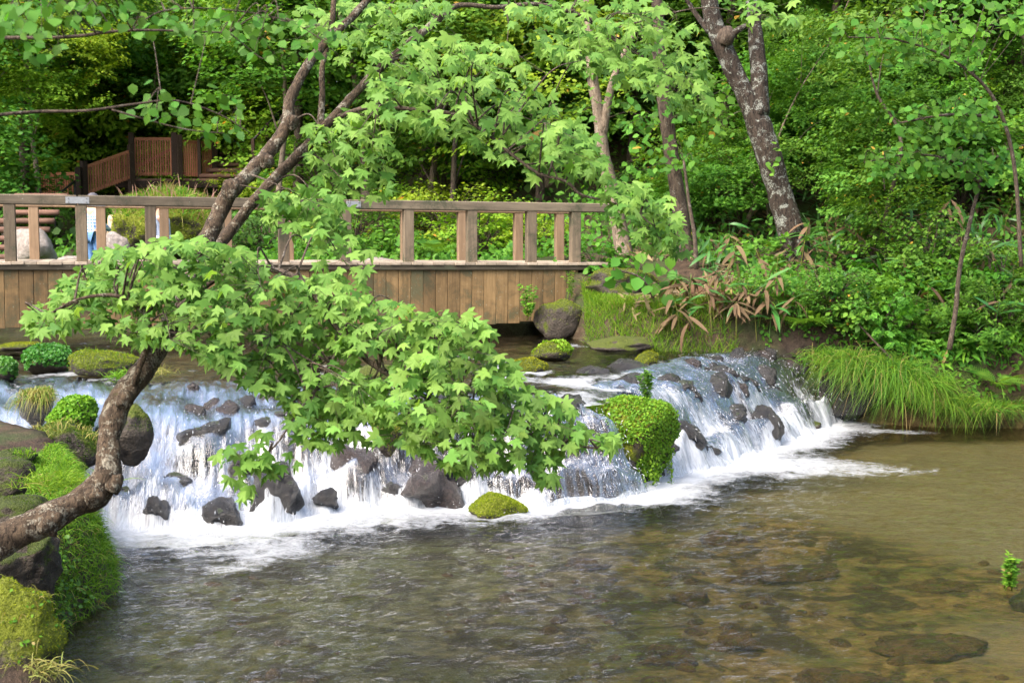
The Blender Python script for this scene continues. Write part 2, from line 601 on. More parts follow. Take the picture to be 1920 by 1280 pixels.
M['fascia'] = wood_mat('fascia_wood', (.13, .082, .036), (.23, .148, .066), .44, stain=.8, algae=(.075, .068, .034))
M['deck'] = wood_mat('deck_wood', (.24, .19, .14), (.4, .33, .25), .2, grain=(30, 2.2, 30), stain=.4)
M['deck_edge'] = wood_mat('deck_edge_wood', (.035, .028, .018), (.075, .06, .04), .4, grain=(2.2, 30, 30))
M['redwood'] = wood_mat('red_stained_wood', (.24, .09, .045), (.40, .165, .085), .05, stain=.2)
M['darkwood'] = wood_mat('dark_stained_wood', (.025, .014, .01), (.05, .03, .02), .1, stain=.3)
M['logwood'] = wood_mat('log_wood', (.09, .045, .03), (.18, .10, .07), .2, grain=(2.2, 30, 30), stain=.4)
M['deadwood'] = wood_mat('rotten_wood', (.06, .03, .015), (.17, .09, .045), .15, grain=(3, 25, 25), stain=.6)
M['steel'] = plain_mat('galvanised_steel', (.42, .42, .42), .45, .85, .3)
M['bolt'] = plain_mat('bolt_steel', (.2, .2, .2), .5, .8, .3)
M['black_metal'] = plain_mat('black_metal', (.02, .02, .02), .45, .4)
M['wet_rock'] = rock_mat('wet_basalt', (.004, .0035, .0035), (.03, .026, .023), (.02, .035, .006), -.1, .22, scale=2.0)
M['brown_rock'] = rock_mat('brown_wet_rock', (.008, .005, .004), (.05, .033, .027), (.03, .04, .008), -.25, .25, scale=2.0)
M['moss_rock'] = rock_mat('mossy_rock', (.014, .011, .009), (.075, .06, .045), (.075, .095, .012), .30, .6)
M['moss_all'] = rock_mat('moss_covered_rock', (.02, .016, .01), (.08, .065, .04), (.15, .175, .016), .62, .8)
M['bank_rock'] = rock_mat('bank_rock', (.014, .011, .008), (.10, .08, .06), (.06, .08, .014), .22, .8, scale=2.2)
M['grey_rock'] = rock_mat('grey_granite', (.2, .17, .145), (.42, .37, .33), (.1, .13, .03), -.45, .85, scale=2.2)
M['sub_rock'] = rock_mat('submerged_rock', (.02, .01, .004), (.16, .085, .028), (.06, .045, .012), -.1, .8, scale=2.0)
M['skin'] = plain_mat('skin', (.5, .3, .21), .5)
M['hair'] = plain_mat('dark_hair', (.035, .03, .035), .6, 0, .5, 60)
M['hat'] = plain_mat('dark_hat_cloth', (.09, .085, .1), .8, 0, .3)
M['denim'] = plain_mat('blue_denim', (.09, .2, .42), .8, 0, .4)
M['beige_cloth'] = plain_mat('beige_cloth', (.5, .38, .26), .8, 0, .15)
M['white_cloth'] = plain_mat('white_cloth', (.65, .7, .8), .8, 0, .1)
M['navy'] = plain_mat('navy_cloth', (.03, .035, .07), .8)

# ------------------------------------------------------------------ lie of the land
PAIRS = np.array([  # lip x, y  -> foot x, y
    (-12.0, 14.6, -11.0, 13.4), (-8.0, 13.3, -6.8, 11.9), (-5.2, 12.9, -4.7, 11.1), (-3.9, 12.7, -3.5, 10.5), (-2.75, 12.6, -2.35, 10.45), (-1.75, 12.35, -1.45, 10.9),
    (-0.75, 12.05, -0.55, 11.1), (0.2, 11.95, 0.3, 11.15), (0.8, 12.0, 1.1, 11.5), (1.0, 12.75, 1.6, 12.35), (1.5, 13.9, 2.35, 13.4),
    (2.15, 15.2, 3.0, 14.5), (2.85, 16.0, 3.75, 15.6), (3.6, 16.6, 4.25, 16.35), (4.3, 17.2, 4.6, 16.9)])
LIP = catmull(PAIRS[:, :2], 6)
FOOT = catmull(PAIRS[:, 2:], 6)
RIGHT_EDGE = np.array([(-1.0, 26.0), (0.2, 21.0), (0.75, 18.6), (1.05, 17.5), (1.9, 16.5), (2.7, 16.45), (3.5, 16.6), (4.2, 16.55), (5.2, 16.0), (6.4, 16.0), (8.0, 15.2), (10.0, 12.0), (11.0, 6.0), (11.0, 0.0)])
LEFT_EDGE = np.array([(-1.75, 0.0), (-1.8, 5.0), (-2.1, 5.8), (-2.5, 6.4), (-2.8, 7.0), (-2.95, 7.5), (-2.8, 8.05), (-2.85, 8.6), (-3.3, 9.6), (-3.75, 10.5), (-4.6, 11.2), (-6.0, 11.3), (-8.0, 11.0), (-14.0, 11.0)])

def sdist(x, y, L):
    """Signed distance to a polyline; positive on the right-hand side of its direction."""
    x, y = np.asarray(x, float), np.asarray(y, float)
    best = np.full(x.shape, 1e9)
    sg = np.ones(x.shape)
    for i in range(len(L) - 1):
        ax, ay = L[i]
        bx, by = L[i + 1]
        dx, dy = bx - ax, by - ay
        l2 = dx * dx + dy * dy
        t = np.clip(((x - ax) * dx + (y - ay) * dy) / l2, 0, 1)
        ex, ey = x - ax - t * dx, y - ay - t * dy
        d = ex * ex + ey * ey
        cr = dx * (y - ay) - dy * (x - ax)
        m = d < best - 1e-12
        best = np.where(m, d, best)
        sg = np.where(m, np.where(cr < 0, 1, -1), sg)
    return np.sqrt(best) * sg

LAND = np.array([
    (1.25, 18.9, 1.93), (1.5, 17.8, 1.42), (2.0, 17.2, 1.42), (2.8, 17.3, 1.5), (2.6, 17.8, 1.6), (4.26, 19.3, 2.25), (1.75, 20.5, 2.1), (2.7, 19.8, 2.05), (3.4, 18.0, 1.75),
    (4.4, 17.6, 1.35), (5.5, 16.6, .75), (5.5, 17.7, 1.5), (6.2, 19.0, 2.5), (7, 22, 4.0), (8.5, 17, 1.5), (9, 20, 3.4), (10, 25, 6.3), (4, 23, 3.6), (2, 24, 2.8), (3, 28, 4.6), (8, 30, 7.6), (14, 15, 2), (14, 25, 8),
    (-.6, 22.5, 1.7), (-2, 24.5, 2.0), (-6, 21, 1.6), (-10, 22, 1.6), (-12, 26, 1.7), (-3, 28, 2.9), (-8, 29, 2.2), (-12, 33, 2.9), (-6, 33, 3.1), (-3, 36, 5.2), (0, 33, 4.6), (0, 42, 6.6), (-15, 42, 7.0), (6, 44, 7.0), (15, 40, 9.0),
    (-40, 60, 12), (0, 60, 6.6), (40, 60, 13), (-40, 90, 13), (0, 90, 7), (40, 90, 13), (-35, 30, 4), (35, 30, 9), (-25, 20, 1.8), (30, 15, 5), (-20, 45, 8),
    (-3.1, 6.8, .55), (-3.3, 8.0, .55), (-3.6, 9.3, .75), (-4.5, 10, .85), (-6, 8, .95), (-10, 8, 1.2), (-10, 5, 1.2), (-2.9, 4, .7), (0, 0, .75), (-4, 0, .9), (5, 0, .7), (12, 3, 1.0), (14, 8, 1.2), (12, 13, 1.2), (-20, 10, 1.6), (-14, 10.0, 1.2), (25, 5, 2)])

def land_z(x, y):
    x, y = np.asarray(x, float), np.asarray(y, float)
    sw = np.zeros(x.shape)
    sz = np.zeros(x.shape)
    for px, py, pz in LAND:
        d2 = (x - px) ** 2 + (y - py) ** 2 + .15
        w = 1 / d2 ** 1.6
        sw += w
        sz += w * pz
    return sz / sw + .10 * n2(x, y, .8, 3) + .035 * n2(x, y, 3.1, 4)

def falls_t(x, y):
    s1, s2 = sdist(x, y, LIP), sdist(x, y, FOOT)         # positive downstream of each
    t = np.where(s1 <= 0, 0, np.where(s2 >= 0, 1, s1 / np.maximum(s1 - s2, 1e-6)))
    return t, s1, s2

def profile(t):
    t = np.clip(t, 0, 1)
    return .25 * t + .75 * t ** 2.3

ZLIP = .86
def water_z(x, y):
    t, s1, s2 = falls_t(x, y)
    up = ZLIP + .035 * np.clip(-s1, 0, 9)
    return np.where(t <= 0, up, ZLIP * (1 - profile(t)))

def in_water(x, y):
    """>0 inside the stream or pool: metres from the nearest bank."""
    return np.minimum(np.minimum(sdist(x, y, RIGHT_EDGE), sdist(x, y, LEFT_EDGE)), 20.2 - np.asarray(y, float))

def bed_z(x, y):
    t, s1, s2 = falls_t(x, y)
    pool = -.17 + .07 * n2(x, y, .5, 9) + .035 * n2(x, y, 2.2, 10) + .03 * smooth(2, 5, x) - .05 * smooth(1.2, .2, s2)
    up = ZLIP - .22 + .035 * np.clip(-s1, 0, 9) + .07 * n2(x, y, 1.4, 11)
    mid = ZLIP * (1 - profile(t)) - .13 + .08 * n2(x, y, 2.4, 12)
    return np.where(t <= 0, up, np.where(t >= 1, pool, mid * (1 - t ** 4) + pool * t ** 4))

def ground_z(x, y):
    x, y = np.asarray(x, float), np.asarray(y, float)
    iw = in_water(x, y)
    k = smooth(-.12, .30, iw + .10 * n2(x, y, 2.5, 21))
    lz, bz = land_z(x, y), bed_z(x, y)
    lz = np.maximum(lz, np.where(y < 20, water_z(x, y) + .10, lz))
    return lz * (1 - k) + bz * k

def gz(x, y):
    return float(ground_z(np.array([x]), np.array([y]))[0])

def axis(a, b, c, d, fine, coarse):
    l = np.arange(a, b, coarse)
    return np.unique(np.concatenate([l, np.arange(b, c, fine), np.arange(c, d + coarse, coarse)]).round(4))

def grid_mesh(name, X, Y, Z, smooth_shade=True, keep=None, **kw):
    ny, nx = X.shape
    i, j = np.meshgrid(np.arange(ny - 1), np.arange(nx - 1), indexing='ij')
    q = np.stack([i * nx + j, i * nx + j + 1, (i + 1) * nx + j + 1, (i + 1) * nx + j], -1).reshape(-1, 4)
    V = np.stack([X, Y, Z], -1).reshape(-1, 3)
    if keep is not None:
        kk = keep.ravel()
        q = q[kk[q].any(1)]
        used = np.unique(q)
        remap = np.zeros(len(V), np.int64)
        remap[used] = np.arange(len(used))
        q = remap[q]
        V = V[used]
        for key in ('colors',):
            if key in kw:
                kw[key] = {k: np.asarray(v).ravel()[used] for k, v in kw[key].items()}
        if kw.get('uv') is not None:
            kw['uv'] = kw['uv'][used]
    return mesh_polys(name, V, [q], smooth_shade, **kw)

def ground_material():
    m, t, out = new_mat('ground')
    g = N(t, 'NewGeometry')
    pos = g.outputs['Position']
    bed = N(t, 'Attribute', attribute_name='bed').outputs['Fac']
    sand = N(t, 'Attribute', attribute_name='sand').outputs['Fac']
    amber = N(t, 'Attribute', attribute_name='amber').outputs['Fac']
    wet = N(t, 'Attribute', attribute_name='rocky').outputs['Fac']
    leafy = N(t, 'Attribute', attribute_name='litter').outputs['Fac']
    n1, n2_, n3 = noise(t, pos, 1.3, 6, .6, .5), noise(t, pos, 9, 6, .65), noise(t, pos, 55, 3, .6)
    soil = ramp(t, n2_, [(.3, (.018, .012, .008)), (.7, (.07, .045, .028))])
    soil = mixc(t, ramp(t, n1, [(.45, (0, 0, 0)), (.62, (1, 1, 1))]), soil, (.03, .05, .012))
    tan = ramp(t, n3, [(.3, (.09, .05, .03)), (.65, (.30, .19, .11))])
    soil = mixc(t, leafy, soil, tan)
    b1 = ramp(t, n2_, [(.32, (.03, .02, .007)), (.5, (.13, .082, .024)), (.7, (.24, .165, .06))])
    gb = ramp(t, n2_, [(.32, (.02, .02, .013)), (.5, (.07, .069, .04)), (.7, (.14, .13, .08))])
    b1 = mixc(t, amber, gb, b1)
    n4 = noise(t, pos, 2.6, 5, .6, .8)
    b1 = mixc(t, ramp(t, n1, [(.45, (0, 0, 0)), (.62, (.8, .8, .8))]), b1, (.07, .075, .02))
    b1 = mixc(t, ramp(t, n4, [(.5, (0, 0, 0)), (.57, (.9, .9, .9))]), b1, (.026, .018, .007))
    sd = ramp(t, n3, [(.3, (.14, .118, .072)), (.7, (.22, .185, .118))])
    sd = mixc(t, ramp(t, n2_, [(.5, (0, 0, 0)), (.66, (1, 1, 1))]), sd, (.13, .10, .04))
    b1 = mixc(t, sand, b1, sd)
    rk = ramp(t, n2_, [(.3, (.006, .005, .005)), (.7, (.045, .036, .03))])
    b1 = mixc(t, wet, b1, rk)
    c = mixc(t, bed, soil, b1)
    p = N(t, 'BsdfPrincipled', Roughness=.85)
    p.inputs['Specular IOR Level'].default_value = .2
    t.links.new(c, p.inputs['Base Color'])
    b = N(t, 'Bump', Strength=.8, Distance=.04)
    t.links.new(math_n(t, 'ADD', n2_, math_n(t, 'MULTIPLY', n3, .4)), b.inputs['Height'])
    t.links.new(b.outputs[0], p.inputs['Normal'])
    t.links.new(p.outputs[0], out.inputs[0])
    return m

gx = axis(-70, -8, 10, 70, .11, 1.0)
gy = np.unique(np.concatenate([np.arange(-6, 4, .6), np.arange(4, 23, .11), np.arange(23, 46, .35), np.arange(46, 140, 2.0)]).round(4))
GX, GY = np.meshgrid(gx, gy)
GZ = ground_z(GX, GY)
iw = in_water(GX, GY)
tt, s1g, s2g = falls_t(GX, GY)
bed = smooth(.02, .3, iw + .08 * n2(GX, GY, 3, 30))
sand = smooth(.0, .35, n2(GX, GY, .35, 31) * .6 + .55 * smooth(2.2, 4.2, GX + .25 * (GY - 10)) * smooth(8.6, 10.2, GY + .5 * n2(GX, GY, 1.0, 32)) - .1) * (s2g > .5)
sand = np.maximum(.9 * sand * smooth(1.0, 2.6, GX), .5 * smooth(.2, .55, n2(GX, GY, .9, 33) + .15 * smooth(2, 3.5, GX)) * smooth(.6, 2, GX)) * smooth(.3, .8, iw)
rocky = np.where(tt > 0, 1 - smooth(.1, .5, s2g), smooth(-3.0, -.2, s1g) * .8)
litter = smooth(.2, .65, .8 * n2(GX, GY, 1.4, 35) + .75 * np.exp(-((GX - 2.2) ** 2 + (GY - 17.5) ** 2) / .8)) * smooth(.0, -.5, iw)
ground = link('ground', grid_mesh('ground', GX, GY, GZ, colors=dict(amber=smooth(-1.0, 1.8, GX + .6 * n2(GX, GY, .8, 39) - .25 * (GY - 9)), bed=bed, sand=sand, rocky=rocky, litter=litter)), ground_material())
tag(ground, kind='structure')

# ------------------------------------------------------------------ water
def water_mat(name, tint, foam_scale, rough=.04, bump=.25, uvfoam=False, bscale=(14, 14, 14), turbid=None):
    m, t, out = new_mat(name)
    g = N(t, 'NewGeometry')
    pos = g.outputs['Position']
    foam = N(t, 'Attribute', attribute_name='foam').outputs['Fac']
    if uvfoam:
        uv = N(t, 'UVMap').outputs[0]
        a = noise(t, mapping(t, uv, (12, 4.5, 1)), 1, 8, .74, 1.4)
        b = noise(t, mapping(t, uv, (60, 24, 1)), 1, 4, .65, .6)
        c_ = noise(t, mapping(t, uv, (5, 2.2, 1)), 1, 4, .6, .5)
        fn = math_n(t, 'ADD', math_n(t, 'ADD', math_n(t, 'MULTIPLY', a, .62), math_n(t, 'MULTIPLY', b, .60)), math_n(t, 'MULTIPLY', c_, .38))
        fn = math_n(t, 'SUBTRACT', fn, .30)
        hb = math_n(t, 'ADD', a, math_n(t, 'MULTIPLY', b, .6))
    else:
        a = noise(t, mapping(t, pos, (1.0, 1.5, 1)), foam_scale, 7, .68, 1.6)
        b = noise(t, pos, foam_scale * 7, 4, .7, .5)
        fn = math_n(t, 'ADD', math_n(t, 'MULTIPLY', a, .68), math_n(t, 'MULTIPLY', b, .32))
        w = noise(t, mapping(t, pos, bscale), 1, 4, .6, .6)
        w2 = noise(t, mapping(t, pos, tuple(x * 3.3 for x in bscale)), 1, 3, .6, .4)
        hb = math_n(t, 'ADD', w, math_n(t, 'MULTIPLY', w2, .35))
    k = math_n(t, 'ADD', math_n(t, 'MULTIPLY', math_n(t, 'SUBTRACT', foam, .5), 1.15), fn)
    mask = ramp(t, k, [(.47, (0, 0, 0)), (.57, (.35, .35, .35)), (.84, (1, 1, 1))])
    bm = N(t, 'Bump', Strength=bump, Distance=.035)
    t.links.new(hb, bm.inputs['Height'])
    fr = N(t, 'Fresnel', IOR=1.33)
    t.links.new(bm.outputs[0], fr.inputs['Normal'])
    gl = N(t, 'BsdfGlossy', Roughness=rough)
    t.links.new(bm.outputs[0], gl.inputs['Normal'])
    tr = N(t, 'BsdfTransparent')
    tr.inputs['Color'].default_value = (*tint, 1)
    cl = N(t, 'MixShader')
    t.links.new(fr.outputs[0], cl.inputs[0])
    t.links.new(tr.outputs[0], cl.inputs[1])
    t.links.new(gl.outputs[0], cl.inputs[2])
    if turbid:
        df = N(t, 'BsdfDiffuse')
        df.inputs['Color'].default_value = (*turbid[1], 1)
        tm = N(t, 'MixShader')
        tm.inputs[0].default_value = turbid[0]
        t.links.new(tr.outputs[0], tm.inputs[1])
        t.links.new(df.outputs[0], tm.inputs[2])
        t.links.new(tm.outputs[0], cl.inputs[1])
    fo = N(t, 'BsdfPrincipled', Roughness=.35)
    fo.inputs['Base Color'].default_value = (.56, .585, .62, 1)
    fo.inputs['Specular IOR Level'].default_value = .5
    b2 = N(t, 'Bump', Strength=.45, Distance=.03)
    t.links.new(fn, b2.inputs['Height'])
    t.links.new(b2.outputs[0], fo.inputs['Normal'])
    tl = N(t, 'BsdfTranslucent')
    tl.inputs['Color'].default_value = (.56, .595, .63, 1)
    f2 = N(t, 'MixShader')
    f2.inputs[0].default_value = .3
    t.links.new(fo.outputs[0], f2.inputs[1])
    t.links.new(tl.outputs[0], f2.inputs[2])
    mx = N(t, 'MixShader')
    t.links.new(mask, mx.inputs[0])
    t.links.new(cl.outputs[0], mx.inputs[1])
    t.links.new(f2.outputs[0], mx.inputs[2])
    t.links.new(mx.outputs[0], out.inputs[0])
    return m

# pool ------------------------------------------------
wx = np.unique(np.concatenate([np.arange(-4.6, 5.2, .045), np.arange(5.2, 12, .12)]).round(4))
wy = np.unique(np.concatenate([np.arange(1.0, 6.0, .12), np.arange(6.0, 17.6, .045)]).round(4))
WX, WY = np.meshgrid(wx, wy)
ws2 = sdist(WX, WY, FOOT)
wob = .35 * n2(WX, WY, 1.1, 41) + .15 * n2(WX, WY, 3.0, 42)
reach = .75 + .55 * np.exp(-((WX + 2.4) / 1.1) ** 2) + .3 * np.exp(-((WX + .6) / .9) ** 2) - .5 * np.exp(-((WX - .75) / .45) ** 2)
foam = .74 * smooth(reach * 1.9, .0, ws2 - 1.3 * wob) + .2 * smooth(.35, .0, ws2 - .5 * wob)
tong = np.exp(-((WY - (13.2 - .14 * (WX - 2.4)) - .5 * n2(WX, WY, .9, 43) - .2 * n2(WX, WY, 2.5, 49)) / (.95 - .05 * (WX - 2))) ** 2) * smooth(.9, 1.7, WX) * smooth(7.0, 3.0, WX)
foam = np.maximum(foam, tong * (.60 + .34 * np.exp(-((WX - 2.0) / 1.0) ** 2)))
tong2 = np.exp(-((WY - 15.6 + .22 * (WX - 4)) / .42) ** 2) * smooth(3.0, 3.6, WX) * smooth(6.2, 4.6, WX)
foam = np.maximum(foam, tong2 * .62)
foam = np.maximum(foam, .62 * np.exp(-(((WX + 2.05) / .45) ** 2 + ((WY - 9.0) / .28) ** 2)))
foam = np.maximum(foam, (.60 + .14 * n2(WX, WY, 2.2, 50)) * np.exp(-((np.abs(WX + 2.0) / .95) ** 3 + (np.abs(WY - 9.75) / .95) ** 3)))
turb = np.exp(-np.clip(ws2, 0, 9) / 2.2)
calm = .5 + .5 * smooth(3.4, .8, WX - .15 * (WY - 9))
wave = (.024 * n2(WX + .3 * WY, WY * 1.7, 2.6, 44, 3) + .016 * (1 - 2 * np.abs(n2(WX + .2 * WY, WY * 1.6, 5.0, 45, 3)))) * (.55 + .8 * turb) * calm
wave += .007 * n2(WX, WY * 1.6, 9.0, 48, 2) * calm
wave += foam ** 2 * (.06 * n2(WX, WY, 4.0, 46, 4) + .04 * np.abs(n2(WX, WY, 10, 47, 3)) + .01)
pool = link('pool_water', grid_mesh('pool_water', WX, WY, wave, keep=(ws2 > -.5) & (in_water(WX, WY) > -.5), colors=dict(foam=np.clip(foam, 0, 1))),
            water_mat('pool_water', (.88, .89, .74), 2.6, .03, .6, bscale=(9, 15, 9), turbid=(.05, (.12, .10, .045))))
tag(pool, kind='structure')

# stream above the falls -------------------------------
sx = np.arange(-13, 4.6, .06)
sy = np.arange(10.8, 25, .06)
SX, SY = np.meshgrid(sx, sy)
st1 = sdist(SX, SY, LIP)
swz = ZLIP + .035 * np.clip(-st1, 0, 9)
up = np.clip(-st1, 0, 20)
rap = np.exp(-up / 2.2)
lum = n2(SX, SY, 1.3, 51)
swz = swz + rap * (.06 * n2(SX, SY, 2.2, 52) + .04 * (1 - 2 * np.abs(n2(SX, SY, 6, 53)))) + .02 * n2(SX, SY, 5, 54) - .05 * smooth(.25, 0, up)
sfoam_glint = .12 + .26 * rap + .10 * smooth(5, 2.5, up) + .42 * smooth(-.05, .5, lum) * smooth(5.0, .8, up) - .3 * smooth(4, 6, up)  # riffle foam, plus silver ripple glints painted in as extra white
stream = link('stream_water', grid_mesh('stream_water', SX, SY, swz, keep=(st1 < .06) & (in_water(SX, SY) > -.5), colors=dict(foam=np.clip(sfoam_glint, 0, 1))),
              water_mat('stream_water', (.82, .82, .70), 4.0, .05, .55, bscale=(8, 16, 8)))
tag(stream, kind='structure')

# bare wet rocks in the white water: photo position, distance, half sizes in photo pixels
wet = [
    (378, 828, 11.2, 44, 36, 14, 'wet_rock', 'black wet rock high in the left falls'),
    (291, 958, 10.35, 21, 30, 15, 'wet_rock', 'small black rock with white water around it near the left bank'),
    (520, 925, 10.6, 42, 58, 16, 'wet_rock', 'jagged black rock in the left falls under the hanging maple sprig'),
    (408, 962, 10.35, 34, 26, 36, 'wet_rock', 'low wet rock veiled in water at the foot of the left falls'),
    (812, 902, 11.15, 56, 50, 121, 'brown_rock', 'brown wet rock behind the thin curtain of water in mid falls'),
    (672, 878, 11.2, 36, 40, 18, 'brown_rock', 'greyish brown rock behind falling water left of mid falls'),
    (1100, 895, 11.75, 95, 62, 19, 'brown_rock', 'long brown rock face under the dripping curtain beside the leafy boulder'),
    (1345, 752, 14.2, 32, 42, 20, 'wet_rock', 'dark upright rock parting the right-hand falls'),
    (1362, 785, 14.0, 34, 26, 37, 'wet_rock', 'dark rock leaning under the upright one in the right-hand falls'),
    (1438, 806, 14.35, 30, 34, 21, 'wet_rock', 'smooth sloping rock at the foot of the right-hand falls'),
    (1112, 706, 13.9, 32, 20, 22, 'wet_rock', 'rounded wet rock in the rapids above the leafy boulder'),
    (1180, 694, 14.4, 34, 16, 23, 'wet_rock', 'flat dark rock beside the small yellow moss cushion'),
    (1445, 740, 15.6, 24, 18, 26, 'wet_rock', 'wet rock near the top right of the right-hand falls'),
    (1505, 800, 15.6, 34, 14, 27, 'moss_rock', 'low green-topped rock at the far end of the falls'),
    (1300, 838, 13.1, 36, 18, 28, 'wet_rock', 'low rock breaking the foam below the right-hand falls'),
    (560, 775, 11.6, 50, 16, 29, 'wet_rock', 'flat dark rock under the lip of the left falls'),
    (890, 760, 12.6, 50, 22, 30, 'wet_rock', 'dark rock glimpsed through the maple leaves'),
    (700, 700, 13.6, 46, 16, 31, 'moss_rock', 'low dark rock in the stream seen through the maple leaves'),
    (1490, 682, 17.0, 80, 34, 33, 'moss_rock', 'dark mossy rock ledge holding up the right bank beside the falls'),
    (1600, 735, 16.7, 90, 62, 34, 'wet_rock', 'dark undercut rock below the drooping sedge'),
    (1160, 645, 16.6, 58, 16, 35, 'moss_rock', 'brown rock at the foot of the grassy right bank'),
    (330, 905, 10.75, 26, 20, 81, 'wet_rock', 'small wet rock in the left falls above the low black one'),
    (455, 880, 10.8, 24, 22, 82, 'wet_rock', 'small dark rock behind the hanging maple sprig'),
    (610, 935, 10.8, 22, 18, 83, 'wet_rock', 'small dark rock at the foot of the falls right of the jagged one'),
    (745, 925, 11.15, 24, 18, 84, 'brown_rock', 'small brown rock beside the water curtain in mid falls'),
    (890, 890, 11.3, 30, 26, 85, 'wet_rock', 'wet rock above the lone mossy rock'),
    (1000, 905, 11.35, 30, 26, 86, 'brown_rock', 'brown rock left of the long dripping rock face'),
    (230, 935, 10.6, 22, 22, 87, 'wet_rock', 'dark rock where the left falls meet the grassy bank'),
    (1395, 720, 15.1, 26, 16, 88, 'wet_rock', 'small wet rock on the lip of the right-hand falls'),
    (1290, 745, 13.7, 24, 18, 89, 'wet_rock', 'small dark rock left of the upright one in the right-hand falls'),
    (905, 505, 99, 0, 0, 0, None, None)]
# the cascade itself -----------------------------------
NS, NT = 900, 120
si = np.linspace(0, len(LIP) - 1, NS)
lipP = np.stack([np.interp(si, np.arange(len(LIP)), LIP[:, k]) for k in (0, 1)], -1)
footP = np.stack([np.interp(si, np.arange(len(FOOT)), FOOT[:, k]) for k in (0, 1)], -1)
arc = np.concatenate([[0], np.cumsum(np.linalg.norm(np.diff(footP, axis=0), axis=1))])
tv = np.linspace(-.45, 1.18, NT)
S, T_ = np.meshgrid(arc, tv)
warp = .16 * n2(S, T_ * .4, 1.1, 61) + .03 * n2(S, T_, 5, 62)
CX = lipP[:, 0][None] + (T_ + warp) * (footP - lipP)[:, 0][None]
CY = lipP[:, 1][None] + (T_ + warp) * (footP - lipP)[:, 1][None]
step = np.clip(T_ + .10 * n2(S, T_ * .2, 2.1, 63) + .09 * np.sin(2 * np.pi * (T_ * 1.7 + .6 * n2(S, S * 0, .8, 64))) * smooth(0, .25, T_) * smooth(1.05, .75, T_), -1, 1.3)
CZ_ = np.where(step <= 0, ZLIP + .02 * np.clip(-step, 0, 1), ZLIP * (1 - profile(step)))
lump = .5 - np.abs(n2(S, T_ * 1.1, 1.7, 65, 2))
bumps = .26 * (lump - .25) * (.55 + .45 * smooth(0, .4, T_)) + .05 * n2(S * 1.0, T_ * .8, 5.5, 66)
str_ = (1 - 2 * np.abs(n2(S * 9, T_ * 2.4, 1.0, 67, 3))) * .032 + n2(S * 24, T_ * 8, 1.0, 68, 3) * .03
env = smooth(-.45, -.1, T_) * smooth(1.18, .95, T_)
CZ_ = CZ_ + env * (bumps + str_) - .06 * smooth(1.0, 1.18, T_) - .05 * smooth(-.3, -.45, T_)
shift = env * (.05 * n2(S * 7, T_ * 2.2, 1.0, 69, 3) + .04 * n2(S * 20, T_ * 5, 1.0, 70, 2))
fl = unit(footP - lipP)
CX, CY = CX + shift * fl[:, 0][None], CY + shift * fl[:, 1][None]
big = n2(S, T_ * .8, .9, 71)
cfoam = .15 + .42 * smooth(.1, .85, T_) + .40 * big * smooth(-.1, .4, T_) - .55 * np.clip(lump - .33, 0, 1)
for (rpx, rpy, rd_, rw, rh, *_r) in [w for w in wet[:-1] if w[2] < 16]:
    rc, rr = at(rpx, rpy, rd_), m_of(rw, rd_)
    e2 = ((CX - rc[0]) / (rr * 1.15)) ** 2 + ((CY - rc[1]) / (rr * 1.15)) ** 2
    lift = np.clip(rc[2] + m_of(rh, rd_) * .85 - CZ_, 0, .35)
    CZ_ = CZ_ + .8 * lift * np.exp(-e2 * 1.2) * env
    cfoam = cfoam - .42 * np.exp(-e2 * 1.6)
cfoam = cfoam - .30 * smooth(.1, .5, n2(S, T_ * 1.3, 2.6, 72)) * smooth(1.0, .8, T_)
cx_mid = footP[:, 0][None] + 0 * T_
bc = at(1178, 838, 12.25)
e2 = ((CX - bc[0]) / .5) ** 2 + ((CY - bc[1]) / .45) ** 2
CZ_ = CZ_ - .7 * np.exp(-e2 ** 2)
cfoam = cfoam - .16 * np.exp(-((cx_mid - .75) / .5) ** 2) + .24 * np.exp(-((cx_mid - 2.1) / .8) ** 2) + .24 * np.exp(-((cx_mid - 3.6) / .7) ** 2)
cfoam = np.maximum(cfoam, .70 * smooth(.86, 1.03, T_) * (1 - .45 * np.exp(-((cx_mid - .75) / .45) ** 2)))
cascade = link('waterfall', grid_mesh('waterfall', CX, CY, CZ_, uv=np.stack([S, T_], -1).reshape(-1, 2), colors=dict(foam=np.clip(cfoam, 0, 1))),
               water_mat('falling_water', (.88, .9, .9), 1, .08, .6, uvfoam=True))
tag(cascade, kind='structure')

# flying drops and strands of the cascade
def drops_shape():
    V = np.array([(1, 0, 0), (-1, 0, 0), (0, 0, 1), (0, 0, -1), (0, 1, 0), (0, -1, 0)], float)
    F = [(0, 4, 2), (4, 1, 2), (1, 5, 2), (5, 0, 2), (4, 0, 3), (1, 4, 3), (5, 1, 3), (0, 5, 3)]
    return V, [np.array(F)]
DROP = drops_shape()
bag = Bag()
n = 2600
wgt = np.clip(np.interp(si, [0, 6, 14, len(LIP) - 8, len(LIP) - 1], [0, .1, 1, 1, .4]), 0, 1)
ii = rng.choice(NS - 1, n, p=wgt[:-1] / wgt[:-1].sum())
jj = np.clip(rng.normal(.62, .33, n), -.15, 1.12)
ji = np.clip(((jj + .45) / 1.63 * (NT - 1)).astype(int), 0, NT - 2)
P0 = np.stack([CX[ji, ii], CY[ji, ii], CZ_[ji, ii]], -1)
P1 = np.stack([CX[ji + 1, ii], CY[ji + 1, ii], CZ_[ji + 1, ii]], -1)
flow = unit(P1 - P0 + rng.normal(0, .006, P0.shape))
o = np.abs(rng.normal(0, .035, n)) + .004
P0[:, :2] += fl[ii] * o[:, None] * 1.3
P0[:, 2] += o * .8
X, Y, Z = frames(rand_dirs(n), flow)
ln = rng.uniform(.006, .03, n) * (.4 + np.clip(jj, 0, 1))
rd = rng.uniform(.0012, .0035, n)
sc3 = np.stack([rd, ln, rd], -1)
